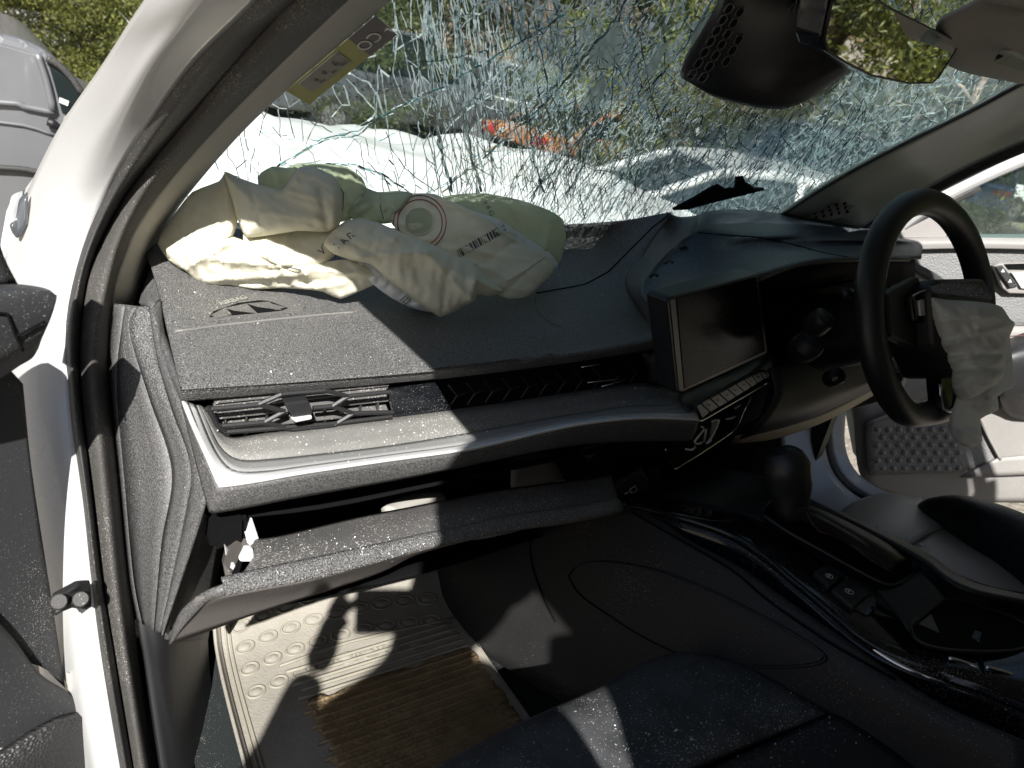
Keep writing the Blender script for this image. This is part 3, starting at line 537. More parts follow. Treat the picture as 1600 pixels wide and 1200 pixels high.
# recess behind the vents
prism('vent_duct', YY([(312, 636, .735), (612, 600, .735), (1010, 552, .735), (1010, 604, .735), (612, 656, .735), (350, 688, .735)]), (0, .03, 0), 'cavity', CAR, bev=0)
V3 = lambda x_, y_, d: Y(280+x_/3.636, 560+y_/3.636, d)
vent = part('air_vent', CAR)
for k, (ya, yb, sh) in enumerate([(268, 205, 1), (322, 262, 1), (392, 330, 1), (232, 175, 1)]):
    s_ = V3(200, ya+18, .712); e_ = V3(1190, yb-25, .712); bk = Vector((0, .016, .004))
    pydata('louvre', [s_, e_, e_+bk+Vector((0, 0, .005)), s_+bk+Vector((0, 0, .005)), s_-Vector((0, 0, .0016)), e_-Vector((0, 0, .0016))], [(0, 1, 2, 3), (4, 5, 1, 0)], 'dash_plastic_fine', vent, False)
    for q in range(9):
        t = .06+q*.11; a = s_.lerp(e_, t)
        if k in (1, 2): box('vane', a+Vector((0, .008, -.008)), (.0012, .012, .016), 'rubber', vent, bev=0)
for L_ in ([(150, 290), (300, 278), (450, 262), (580, 205), (830, 182)], [(450, 262), (600, 300), (485, 362), (240, 385), (215, 378)], [(485, 362), (640, 402), (880, 378), (990, 312), (870, 272), (760, 282)],
           [(830, 182), (960, 215), (870, 272)], [(960, 215), (1200, 190)], [(990, 312), (1215, 306)], [(250, 420), (500, 400), (860, 372), (1210, 330)], [(165, 275), (215, 378), (280, 432)]):
    pts = [V3(a, b, .696) for a, b in L_]
    for a, b in zip(pts, pts[1:]):
        v, f = tube_vf([a, b], .0027, 6); pydata('lattice_bar', v, f, 'black_plastic', vent, False)
prism('vent_knob', [V3(598, 255, .68), (V3(735, 238, .68)), V3(760, 300, .68), V3(750, 335, .682), V3(655, 352, .682), V3(620, 300, .68)], (0, .012, .001), 'black_plastic', vent, bev=.002)
prism('vent_knob', [V3(640, 345, .678), V3(755, 328, .678), V3(752, 346, .678), V3(662, 364, .678)], (0, .006, 0), 'silver', vent, bev=.001, label='silver lip of the vent knob')
prism('vent_panel', [Y(607, 611, .699), Y(683, 601, .699), Y(708, 641, .698), Y(617, 652, .698)], (0, .008, 0), 'gloss_black', CAR, bev=.001, label='glossy blank panel beside the vent')
cv = part('centre_vent', CAR)
for k in range(5):
    t = k/4; a = Y(690, 600+40*t, .716); b = Y(1004, 561+38*t, .716); v = [a, b, b+Vector((0, .014, .006)), a+Vector((0, .014, .006))]
    pydata('louvre', v, [(0, 1, 2, 3)], 'black_plastic', cv, False)
for q in range(11):
    x0 = 700+q*28; y0 = 600-(x0-690)*.124
    for (a, b) in (((x0, y0+2), (x0+14, y0+19)), ((x0+14, y0+19), (x0+2, y0+37)), ((x0+14, y0+19), (x0+28, y0+16))):
        v, f = tube_vf([Y(*a, .706), Y(*b, .706)], .0013, 5); pydata('lattice_bar', v, f, 'black_plastic', cv, False)
for l in ([(908, 574), (938, 569)], [(918, 598), (985, 590)], [(940, 604), (984, 592)]):
    tube('lattice_bar', [Y(a, b, .697) for a, b in l], .0009, 'chrome', cv, seg=5, k=1)
# pad front to centre: short return
surf('dash_pad', [[Y(1035, 548, .705), Y(1042, 560, .69), Y(1052, 600, .68)], [Y(1003, 553, .715), Y(1010, 575, .71), Y(1014, 603, .70)]], 'black_plastic', CAR)
# ---- raised driver's side pad with the ridge
rL = [G(1044, 333, -.012), Z(1016, 368, -.267), Z(990, 405, -.294), Z(978, 432, -.308), Z(980, 452, -.314), Z(1000, 486, -.322), Y(1030, 526, .690)]
rR = [G(1090, 336, .004), Z(1086, 362, -.222), Z(1050, 392, -.244), Z(1018, 424, -.262), Z(1004, 448, -.274), Z(1018, 478, -.285), Y(1038, 508, .672)]
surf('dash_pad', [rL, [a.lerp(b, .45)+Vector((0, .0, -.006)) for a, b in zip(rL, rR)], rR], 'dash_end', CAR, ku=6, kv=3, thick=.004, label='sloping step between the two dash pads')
d0 = [Y(1038, 508, .670), Y(1044, 468, .645), Y(1110, 450, .662), Y(1182, 430, .67), Y(1262, 408, .668), Y(1342, 402, .665), Y(1440, 402, .66)]
d1 = [Z(1018, 478, -.283), Z(1045, 440, -.262), Z(1110, 420, -.246), Z(1182, 402, -.232), Z(1262, 388, -.218), Z(1342, 383, -.205), X(1440, 383, 1.48)]
d2 = [Z(1004, 448, -.272), Z(1040, 412, -.256), Z(1110, 396, -.240), Z(1175, 382, -.226), Z(1245, 376, -.212), Z(1315, 374, -.20), X(1420, 376, 1.50)]
d3 = [Z(1050, 392, -.243), Z(1086, 364, -.222), Z(1130, 366, -.216), Z(1190, 368, -.210), Z(1250, 366, -.202), X(1300, 366, 1.45), X(1400, 370, 1.54)]
d4 = [Z(1086, 362, -.221), Z(1100, 352, -.217), Z(1140, 350, -.209), Z(1190, 350, -.203), Z(1250, 352, -.197), X(1300, 354, 1.48), X(1385, 362, 1.58)]
d5 = [G(1090, 336, .004), G(1105, 330, -.002), G(1150, 327, -.004), G(1200, 331, -.004), X(1255, 338, 1.50), X(1305, 346, 1.54), X(1370, 356, 1.64)]
dpad = surf('dash_pad', [d0, d1, d2, d3, d4, d5], 'dash_centre', CAR, ku=7, kv=6, thick=.004, label='driver side dash top, shade and sky tint in its blue-black colour')
bpy.context.view_layer.update()
seam('dash_seam', [(1090, 364), (1130, 367), (1190, 371), (1240, 382), (1290, 396), (1325, 402)], dpad, .0014, 'cavity', 'seam in the driver side dash top')
for (a, b) in ((1066, 386), (1043, 409), (1019, 430)):
    tube('ridge_clip', [Z(a-3, b+2, -.238), Z(a+3, b-2, -.236), Z(a+8, b+1, -.236)], .0022, 'black_plastic', CAR, seg=6)
# ---- instrument binnacle and lower dash behind the wheel
surf('binnacle', [[Y(1183, 438, .675), Y(1262, 413, .672), Y(1342, 406, .668), Y(1430, 406, .66)], [Y(1192, 470, .76), Y(1265, 450, .76), Y(1342, 440, .76), Y(1430, 440, .76)], [Y(1200, 560, .76), Y(1262, 545, .76), Y(1342, 530, .76), Y(1430, 530, .76)], [Y(1208, 602, .69), Y(1262, 590, .69), Y(1342, 580, .69), Y(1430, 570, .69)]], 'cavity', CAR, thick=.004)
tube('binnacle_edge', [Y(1183, 437, .672), Y(1215, 424, .671), Y(1262, 411, .67), Y(1342, 405, .666), Y(1420, 405, .66)], .004, 'dash_end', CAR, seg=8)
prism('instrument_screen', YY([(1200, 470, .735), (1336, 438, .735), (1338, 520, .735), (1214, 545, .735)]), (0, .008, 0), 'screen', CAR, bev=.002)
surf('lower_dash', [[Y(1203, 575, .685), Y(1262, 560, .68), Y(1342, 540, .67), Y(1440, 520, .66)], [Y(1210, 620, .66), Y(1270, 608, .655), Y(1350, 585, .65), Y(1440, 560, .64)], [Y(1175, 672, .66), Y(1250, 650, .65), Y(1320, 620, .65), Y(1400, 580, .64)], [Y(1150, 690, .72), Y(1240, 668, .70), Y(1320, 636, .69), Y(1400, 596, .68)]], 'black_plastic', CAR, kv=5)
surf('lower_dash', [[Y(1150, 684, .70), Y(1210, 672, .685), Y(1275, 652, .675), Y(1330, 626, .67), Y(1390, 592, .67)], [Y(1144, 694, .72), Y(1210, 686, .70), Y(1275, 665, .69), Y(1330, 638, .685), Y(1392, 602, .68)]], 'beige_plastic', CAR, kv=3, label='beige strip along the bottom of the dash')
# column and stalks
cW = A(1.19, .535, -.24); EX = Vector((1, 0, 0)); EU = Vector((0, .423, .906)); EN = Vector((0, -.906, .423))
def WH(a, b, c): return cW+EX*a+EU*b+EN*c
tube('steering_column', [WH(0, -.01, -.02), WH(0, -.015, -.10), WH(0, -.02, -.2)], [.055, .06, .07], 'black_plastic', CAR, seg=20)
tube('control_stalk', [WH(-.05, .02, -.06), WH(-.10, .03, -.058), WH(-.15, .04, -.05)], [.010, .009, .009], 'black_plastic', CAR, seg=10)
tube('stalk_knob', [Y(1275, 510, .60), Y(1284, 500, .585), Y(1290, 496, .58)], [.017, .018, .0165], 'black_plastic', CAR, seg=14)
tube('stalk_knob', [Y(1298, 592, .60), Y(1306, 588, .585), Y(1310, 586, .58)], [.014, .015, .013], 'black_plastic', CAR, seg=14)
tube('stalk_knob', [Y(1254, 545, .64), Y(1262, 540, .62), Y(1266, 537, .61)], [.024, .024, .021], 'black_plastic', CAR, seg=14)
text('stalk_mark', 'OFF', Y(1299, 595, .572), Y(1312, 592, .572)-Y(1299, 595, .572), Vector((0, 0, 1)), .008, 'bezel', CAR)
# ---- touch screen and its button bar
PSn = (-.275, .96, 0)
def PS(px, py, off=0): return PL(px, py, (.72+.275*off, .60-.96*off, 0), PSn)
PV = Vector((-.275, .96, 0)).normalized()
sc = prism('touch_screen', [PS(1042, 470), PS(1050, 464), PS(1184, 428), PS(1200, 552), PS(1066, 614), PS(1056, 611)], PV*.03, 'bezel', CAR, bev=.003, label='floating central display', seg=3)
prism('display_glass', [PS(1057, 466, .001), PS(1181, 433, .001), PS(1196, 549, .001), PS(1070, 607, .001)], PV*.002, 'screen', sc, bev=.0006)
prism('display_edge', [PS(1047, 469, .0012), PS(1055, 467, .0012), PS(1068, 608, .0012), PS(1061, 610, .0012)], PV*.002, 'bezel', sc, bev=.0004)
surf('button_bar', [[PS(1060, 617, -.03), PS(1100, 600, -.03), PS(1150, 577, -.03), PS(1192, 556, -.03), PS(1206, 552, -.04)], [PS(1070, 634, .0), PS(1085, 632, .0), PS(1130, 608, .0), PS(1183, 575, .0), PS(1206, 566, -.01)], [PS(1083, 645, .008), PS(1094, 644, .008), PS(1135, 617, .008), PS(1186, 586, .008), PS(1209, 578, 0)]], 'buttons', CAR, kv=3, label='satin blue-grey console ledge under the display')
bb = part('button_row', CAR)
T4 = lambda x_, y_, o: PS(1020+x_/6, 560+y_/6, o)
tp = [(405, 448), (450, 420), (535, 372), (620, 328), (700, 284), (780, 238), (860, 196), (935, 160), (1010, 128), (1085, 118)]
bt = [(462, 566), (538, 508), (624, 458), (710, 408), (786, 358), (862, 312), (930, 268), (990, 230), (1050, 192), (1104, 168)]
for i in range(9):
    a, b_, c_, d_ = tp[i], tp[i+1], bt[i+1], bt[i]
    prism('button', [T4(a[0]+4, a[1], .013), T4(b_[0]-3, b_[1]+2, .013), T4(c_[0]-4, c_[1]-2, .017), T4(d_[0]+3, d_[1]-2, .017)], PV*.008, 'buttons', bb, bev=.0012)
for i, s_ in enumerate(['', 'S', 'A', 'W', 'X', 'H', 'O', 'F', '']):
    if s_:
        cx = sum(q[i][0]+q[i+1][0] for q in (tp, bt))/4; cy = sum(q[i][1]+q[i+1][1] for q in (tp, bt))/4
        o_ = T4(cx-10, cy+10, .0162); text('button_mark', {'S': 'o', 'A': 'c', 'W': 'x', 'X': 'o', 'H': '=', 'O': 'a', 'F': 'm'}[s_], o_, T4(cx+10, cy-4, .0162)-o_, T4(cx-14, cy-10, .0162)-o_, .007, 'bezel', bb)
tube('chrome_strip', [T4(430, 588, .012), T4(480, 570, .012), T4(640, 478, .012), T4(920, 318, .012), T4(1060, 236, .012), T4(1120, 190, .0)], .0016, 'chrome', CAR, seg=6)
prism('lower_stack', [T4(420, 600, -.01), T4(930, 320, -.01), T4(1120, 210, -.02), T4(1000, 560, -.03), T4(780, 660, -.03), T4(220, 1040, -.03), T4(120, 850, -.03), T4(300, 700, -.03)], PV*.03, 'cavity', CAR, bev=.003)
tube('chrome_loop', [T4(120, 850, .0), T4(150, 960, .0), T4(205, 1035, .002), T4(260, 1010, .003), T4(480, 870, .003), T4(700, 720, .002), T4(795, 635, .0), T4(860, 490, .0), T4(925, 360, .0)], .0014, 'chrome', CAR, seg=6, k=5)
for l in ([(555, 590), (620, 580), (560, 720), (505, 800), (545, 765)], [(455, 640), (480, 665), (390, 780), (430, 800), (460, 785)], [(310, 850), (370, 855), (400, 825)], [(690, 570), (740, 560), (770, 545)], [(770, 470), (820, 440)], [(500, 660), (480, 780)]):
    tube('torn_clip', [T4(a, b, -.004) for a, b in l], .0018, 'silver', CAR, seg=5, k=2)
prism('torn_clip', [T4(560, 600, -.004), T4(610, 590, -.004), T4(570, 720, -.004), T4(530, 780, -.004)], PV*.003, 'brown_plastic', CAR, bev=.0006)
# ---- glovebox: dark cavity and the hanging lid
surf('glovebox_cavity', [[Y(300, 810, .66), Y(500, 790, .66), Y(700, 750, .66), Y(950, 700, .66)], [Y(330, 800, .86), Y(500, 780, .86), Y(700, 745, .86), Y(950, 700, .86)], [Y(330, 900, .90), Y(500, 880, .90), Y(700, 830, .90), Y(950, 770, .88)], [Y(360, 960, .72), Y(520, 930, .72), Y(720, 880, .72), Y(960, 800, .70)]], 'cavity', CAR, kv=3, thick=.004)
surf('glovebox_wall', [[Y(800, 718, .76), Y(850, 708, .76), Y(868, 722, .76), Y(882, 750, .76)], [Y(800, 762, .74), Y(840, 757, .74), Y(862, 753, .74), Y(884, 749, .74)]], 'brown_plastic', CAR, label='pale brown sheet for the sunlit part inside the glovebox')  # sunlit patch of the bin put in as a paler sheet
prism('duct_end', YY([(912, 705, .78), (946, 694, .78), (922, 718, .78), (910, 712, .78)]), (0, .01, 0), 'brown_plastic', CAR, bev=.001)
Lbk = YY([(394, 853, .622), (402, 842, .64), (445, 834, .645), (555, 808, .645), (640, 792, .645), (720, 776, .645), (762, 768, .645), (860, 755, .645), (955, 742, .64)])
Lmd = YY([(392, 875, .60), (404, 868, .60), (448, 858, .60), (556, 834, .60), (640, 814, .60), (720, 798, .60), (775, 786, .60), (870, 774, .60), (960, 762, .60)])
Lif = YY([(376, 900, .568), (400, 896, .568), (452, 883, .568), (556, 862, .568), (640, 842, .568), (720, 826, .568), (780, 812, .568), (880, 797, .568), (966, 780, .57)])
surf('glovebox_lid', [Lbk, Lmd, Lif], 'dash_plastic_fine', CAR, ku=6, kv=5, thick=.003, label='dusty inner face of the open lid')
Lt = YY([(349, 912, .560), (400, 900, .560), (500, 879, .560), (600, 857, .560), (660, 843, .560), (720, 831, .560), (797, 813, .560), (885, 800, .560), (970, 784, .560)])
Lb = YY([(353, 930, .553), (400, 921, .553), (500, 902, .553), (600, 876, .553), (660, 858, .553), (720, 845, .553), (800, 828, .553), (890, 814, .553), (975, 797, .553)])
surf('glovebox_lid', [[p+Vector((0, .009, .001)) for p in Lt], Lt, Lb, [p+Vector((0, .006, -.002)) for p in Lb]], 'dash_shelf_lip' if 'dash_shelf_lip' in MATS else 'dash_plastic', CAR, ku=5, kv=3, thick=.003, label='grained front edge of the open lid')
Lo = YY([(264, 1007, .60), (300, 996, .60), (408, 957, .60), (529, 918, .60), (600, 893, .60), (650, 868, .585), (720, 848, .565), (800, 830, .556), (890, 818, .556), (975, 800, .556)])
Lm2 = YY([(287, 968, .585), (330, 950, .58), (420, 935, .585), (515, 910, .585), (600, 885, .58), (655, 863, .57), (720, 847, .56), (800, 829, .555), (890, 816, .555), (975, 799, .555)])
surf('glovebox_lid', [YY([(306, 934, .566), (353, 928, .555)]) and [p for p in resample(YY([(306, 936, .568), (330, 930, .560), (353, 930, .554), (500, 902, .554), (660, 858, .554), (720, 845, .554), (800, 828, .554), (890, 814, .554), (975, 797, .554)]), 10)], Lm2, Lo], 'brown_plastic', CAR, ku=5, kv=4, thick=.003, label='curved outer skin of the open lid')
surf('glovebox_lid', [YY([(348, 913, .562), (325, 922, .566), (306, 934, .572), (279, 960, .586), (264, 1007, .602)]), YY([(353, 930, .556), (335, 935, .560), (319, 944, .566), (287, 978, .582), (266, 1007, .600)])], 'dash_end', CAR, ku=5, kv=2, thick=.003, label='curved end rib of the open lid')
prism('torn_label', YY([(410, 926, .572), (430, 917, .572), (441, 911, .572), (446, 920, .572), (440, 923, .572)]), (0, .001, 0), 'paper', CAR, bev=0)
prism('torn_label', YY([(610, 872, .570), (640, 862, .570), (634, 870, .570), (612, 878, .570)]), (0, .001, 0), 'paper', CAR, bev=0, label='small torn tab under the lid')
lt = part('lid_latch', CAR)
prism('latch_arm', YY([(378, 816, .655), (387, 815, .655), (398, 849, .635), (394, 856, .63), (386, 848, .635)]), (.006, .006, 0), 'silver', lt, bev=.001)
prism('latch_plate', YY([(356, 854, .64), (378, 828, .66), (392, 856, .63), (378, 880, .61), (368, 905, .585), (354, 905, .585), (349, 880, .60)]), (0, .006, 0), 'brown_plastic', lt, bev=.001)
prism('latch_hook', YY([(352, 854, .632), (358, 860, .63), (362, 884, .60), (368, 884, .60), (364, 893, .595), (357, 888, .597)]), (0, .006, 0), 'silver', lt, bev=.001)
prism('latch_cam', YY([(374, 878, .60), (384, 858, .61), (396, 858, .61), (398, 878, .598)]), (0, .008, 0), 'silver', lt, bev=.002)
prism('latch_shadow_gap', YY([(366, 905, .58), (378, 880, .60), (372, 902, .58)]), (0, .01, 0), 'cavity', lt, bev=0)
pr = tube('papers', [Y(606, 800, .70), Y(628, 789, .72), Y(655, 780, .74), Y(686, 776, .76)], [.010, .013, .013, .011], 'pillar_cloth', None, seg=16, flat=.6)
tag(pr, 'cream rolled papers poking out of the open glovebox', 'papers')
# ================================================================== footwell and floor mat
surf('footwell_carpet', [[A(.16, 1.02, -.55), A(.4, 1.02, -.55), A(.62, 1.02, -.55)], [A(.16, .99, -.76), A(.4, .99, -.76), A(.60, .99, -.76)], [A(.16, .88, -.872), A(.4, .88, -.872), A(.62, .88, -.872)], [A(.14, .6, -.875), A(.4, .6, -.875), A(.66, .6, -.875)], [A(.10, .2, -.875), A(.4, .2, -.875), A(.7, .2, -.875)]], 'carpet', CAR, thick=.004)
MAT = thing('floor_mat', 'muddy tan rubber floor mat with oval dimples in the passenger footwell', 'floor mat', (.40, .75, H-.86))
mL = [(.235, .97, -.775), (.228, .93, -.805), (.222, .885, -.84), (.218, .85, -.857), (.212, .78, -.860), (.205, .66, -.860), (.195, .45, -.860)]
mR = [(.600, .955, -.775), (.596, .92, -.805), (.590, .875, -.84), (.586, .84, -.857), (.580, .77, -.860), (.575, .66, -.860), (.57, .45, -.860)]
mrows = []
for a, b in zip(mL, mR):
    a = A(*a); b = A(*b); mrows.append([a+Vector((-.008, 0, .016)), a+Vector((0, 0, .004)), a.lerp(b, .04), a.lerp(b, .5)+Vector((0, .006, 0)), a.lerp(b, .96), b+Vector((.004, 0, .001))])
mt_ = surf('mat_sheet', mrows, 'mat_rubber', MAT, ku=6, kv=5, thick=.004, label='tan dusty rubber sheet')
mud = surf('mud_patch', [[A(x_, y0+.0, -.8575) for x_ in (.30, .36, .44, .52, .566)] for y0 in (.725, .69, .62, .52, .42)], 'mat_mud', MAT, ku=6, kv=5, thick=.002, mod=lambda v: [p+Vector((noise.noise(p*40)*.012, noise.noise(p*37)*.014, abs(noise.noise(p*60))*.003)) for p in v], label='brown dried mud over the ribs')
bpy.context.view_layer.update()
def onm(*a):
    return None
from mathutils.bvhtree import BVHTree
def bvh_of(o):
    dg = bpy.context.evaluated_depsgraph_get(); e = o.evaluated_get(dg); me = e.to_mesh(); M = e.matrix_world
    t = BVHTree.FromPolygons([M @ v.co for v in me.vertices], [list(p.vertices) for p in me.polygons]); e.to_mesh_clear(); return t
BM = bvh_of(mt_)
def hit(t, px, py, off=.001):
    d = ray(px, py).normalized(); loc, nn, i, dist = t.ray_cast(CAM, d); return (loc-d*off) if loc is not None else None
ov = []
for (x0, y0, n_, sx, sy) in ((383, 1011, 9, 37, -16), (390, 1045, 9, 37, -16), (400, 1081, 8, 37, -16), (376, 978, 4, 37, -15)):
    for k in range(n_): ov.append((x0+k*(35.5), y0-17*k+k*k*.95))
for (ox, oy) in ov:
    ring = []
    for q in range(18):
        th = 2*math.pi*q/18; ang = -.42+ (ox-380)*.0014; ex_, ey_ = 15*math.cos(th), 8.6*math.sin(th)
        h_ = hit(BM, ox+ex_*math.cos(ang)-ey_*math.sin(ang), oy+ex_*math.sin(ang)+ey_*math.cos(ang), .0008)
        if h_ is None: break
        ring.append(h_)
    if len(ring) == 18:
        v, f = tube_vf(ring, .0017, 6, closed=True); pydata('mat_dimple', v, f, 'mat_raised', MAT)
        c_ = sum(ring, Vector())/18; rin = [c_.lerp(p, .62) for p in ring]
        v = [c_+Vector((0, 0, .0045))]+[p+Vector((0, 0, .001)) for p in rin]; f = [(0, i+1, (i+1) % 18+1) for i in range(18)]
        pydata('mat_boss', v, f, 'mat_rubber', MAT)
for k in range(26):
    yy = .785-k*.0135
    a = A(.30 if k % 2 else .29, yy, -.8572); b = A(.565, yy-.003, -.8572)
    v, f = tube_vf(cr([a, a.lerp(b, .3), a.lerp(b, .7), b], 4), .0026, 6); pydata('mat_rib', v, f, 'mat_raised' if k < 5 else 'mat_mud', MAT)
for off_ in (.007, .013):
    tube('mat_border', [A(a[0]+off_, a[1], a[2]+.001) for a in mL], .0018, 'mat_raised', MAT, seg=6)
tube('mat_border', [A(.285, .80, -.857), A(.40, .806, -.857), A(.575, .79, -.857)], .0022, 'mat_raised', MAT, seg=6)
# ================================================================== tunnel and centre console
tt = [Y(640, 862, .95), X(745, 846, .62), X(830, 830, .655), X(900, 806, .675), X(985, 790, .70), X(1080, 846, .70), X(1155, 886, .70), X(1230, 938, .70), X(1330, 1006, .70), X(1450, 1088, .70), X(1600, 1160, .70)]
tm = [Y(655, 900, .93), X(750, 910, .60), X(838, 905, .635), X(900, 905, .65), X(985, 910, .665), X(1080, 955, .67), X(1135, 985, .672), X(1190, 1012, .675), X(1300, 1070, .68), X(1430, 1140, .685), X(1600, 1240, .69)]
tb = [Y(690, 985, .80), X(760, 1025, .585), X(850, 1080, .60), X(920, 1115, .62), X(1000, 1160, .63), X(1080, 1200, .64), X(1130, 1235, .645), X(1180, 1270, .65), X(1260, 1320, .66), X(1350, 1370, .67), X(1600, 1480, .68)]
surf('tunnel_panel', [tt, tm, tb], 'tunnel', CAR, ku=6, kv=6, thick=.006, label='dark side panel of the centre tunnel')
bpy.context.view_layer.update()
TP = bvh_of(CAR.children[-1] if False else [c for c in CAR.children if c.name.startswith('tunnel_panel')][0])
def hl(t, l, off): 
    out = []
    for a, b in l:
        h_ = hit(t, a, b, off)
        if h_ is not None: out.append(h_)
    return out
v = hl(TP, [(886, 900), (900, 884), (940, 878), (1010, 888), (1090, 915), (1180, 958), (1255, 1000), (1290, 1030), (1240, 1042), (1150, 1040), (1080, 1030), (1010, 1000), (950, 962), (905, 930)], .0022)
if len(v) > 5:
    v2 = cr(v+[v[0]], 4)[:-1]; c_ = sum(v2, Vector())/len(v2)+Vector((.035, 0, 0)); inner = [p.lerp(c_, .12)+Vector((.006, 0, 0)) for p in v2]
    n_ = len(v2); vv = v2+inner+[c_]; ff = [(i, (i+1) % n_, n_+(i+1) % n_, n_+i) for i in range(n_)]+[(n_+i, n_+(i+1) % n_, 2*n_) for i in range(n_)]
    pydata('tunnel_pocket', vv, ff, 'cavity', CAR)
    vt, ft = tube_vf(v2, .0016, 6, closed=True); pydata('pocket_rim', vt, ft, 'black_plastic', CAR)
for l in ([(828, 832), (829, 870), (838, 905), (852, 940), (868, 972)], [(986, 800), (1060, 842), (1140, 888), (1200, 938), (1290, 1000), (1360, 1040), (1400, 1062)]):
    q = hl(TP, l, .0015)
    if len(q) > 2: tube('panel_seam', q, .0016, 'cavity', CAR, seg=5)
# USB corner
prism('usb_panel', YY([(950, 763, .66), (1000, 735, .66), (1012, 752, .655), (1008, 772, .65), (982, 788, .65), (972, 782, .65)]), (.01, .01, 0), 'tunnel', CAR, bev=.002)
up = YY([(984, 765, .645), (992, 759, .645), (995, 766, .645), (987, 771, .645)])
prism('usb_socket', up, (0, .001, 0), 'cavity', CAR, bev=0); tube('usb_socket', up+[up[0]], .0007, 'silver', CAR, seg=5, k=1, label='pale frame round the usb socket')
tube('usb_mark', YY([(976, 772, .645), (980, 770, .645), (982, 769, .645)]), .0007, 'paper', CAR, seg=5, k=1)
prism('power_socket', YY([(1018, 738, .66), (1032, 735, .66), (1034, 752, .66), (1020, 754, .66)]), (0, .01, 0), 'black_plastic', CAR, bev=.003)
surf('console_front', [[Y(985, 790, .595), Y(960, 760, .70), Y(960, 720, .80)], [Y(1100, 790, .56), Y(1090, 740, .66), Y(1080, 700, .78)], [Y(1200, 770, .55), Y(1190, 730, .66), Y(1180, 700, .78)]], 'cavity', CAR)
pp = prism('paper_scrap', [Z(1043, 785, -.535), Z(1050, 776, -.53), Z(1062, 781, -.53), Z(1074, 785, -.53), Z(1060, 792, -.535)], (0, 0, .001), 'paper', None, bev=0); tag(pp, 'small torn scrap of white paper lying in the front console tray', 'paper scrap')
pf = prism('blue_shard', [Z(1022, 805, -.535), Z(1036, 813, -.532), Z(1047, 821, -.535), Z(1030, 815, -.535)], (0, 0, .002), 'windscreen_glass', None, bev=0); tag(pf, 'thin bluish glass splinter at the front end of the console', 'glass splinter')
# console top
k0 = [Z(985, 794, -.535), Z(1060, 815, -.51), Z(1152, 850, -.494), Z(1250, 925, -.488), Z(1350, 1008, -.486), Z(1440, 1052, -.480), Z(1530, 1085, -.474), Z(1620, 1125, -.47)]
k1 = [Z(992, 788, -.525), Z(1066, 806, -.50), Z(1157, 836, -.484), Z(1256, 912, -.480), Z(1356, 992, -.478), Z(1440, 1028, -.470), Z(1530, 1052, -.462), Z(1620, 1080, -.455)]
k2 = [Z(1030, 775, -.53), Z(1100, 790, -.505), Z(1190, 815, -.486), Z(1290, 880, -.482), Z(1375, 945, -.480), Z(1440, 975, -.474), Z(1530, 1000, -.468), Z(1640, 1010, -.455)]
k3 = [Z(1090, 752, -.53), Z(1150, 765, -.505), Z(1240, 792, -.482), Z(1330, 842, -.478), Z(1425, 898, -.474), Z(1490, 925, -.468), Z(1580, 950, -.462), Z(1680, 960, -.455)]
k4 = [Z(1140, 735, -.53), Z(1200, 748, -.505), Z(1265, 782, -.478), Z(1360, 830, -.470), Z(1450, 878, -.462), Z(1530, 915, -.455), Z(1600, 930, -.45), Z(1700, 940, -.45)]
k5 = [p+Vector((.02, 0, -.10)) for p in k4]
surf('console_top', [k0, k1, k2], 'gloss_black', CAR, ku=7, kv=5, thick=.004, label='gloss black near side of the console top')
surf('console_top', [[p-Vector((0, 0, .0015)) for p in k2], k3, k4, k5], 'leather', CAR, ku=7, kv=5, thick=.004, label='satin black far side of the console top')
ktube = [p.lerp(q, .2)+Vector((-.002, 0, -.012)) for p, q in zip(k0, k1)]
tube('console_trim', [Z(1158, 850, -.498), Z(1200, 885, -.494), Z(1250, 925, -.49), Z(1300, 962, -.489), Z(1350, 1003, -.486), Z(1400, 1036, -.483), Z(1450, 1058, -.48), Z(1510, 1078, -.478)], [.0012, .003, .0025, .0018, .003, .0032, .002, .001], 'chrome', CAR, seg=8, label='curved bright trim line of the console')
surf('console_side', [[p+Vector((0, 0, 0)) for p in k0], [p+Vector((-.004, 0, -.03)) for p in k0], [p+Vector((.004, 0, -.07)) for p in k0]], 'gloss_black', CAR, ku=6, kv=4, label='glossy side rail of the console')
tube('console_joint', [Z(1531, 1018, -.46), Z(1536, 1050, -.462), Z(1545, 1090, -.475), Z(1556, 1130, -.50)], .002, 'cavity', CAR, seg=6)
for l in ([(1482, 1028), (1510, 1036), (1528, 1044)], [(1540, 1042), (1562, 1048), (1582, 1054)]):
    tube('console_trim', [Z(a, b, -.458) for a, b in l], .002, 'chrome', CAR, seg=6, label='short chrome dash on the console lid')
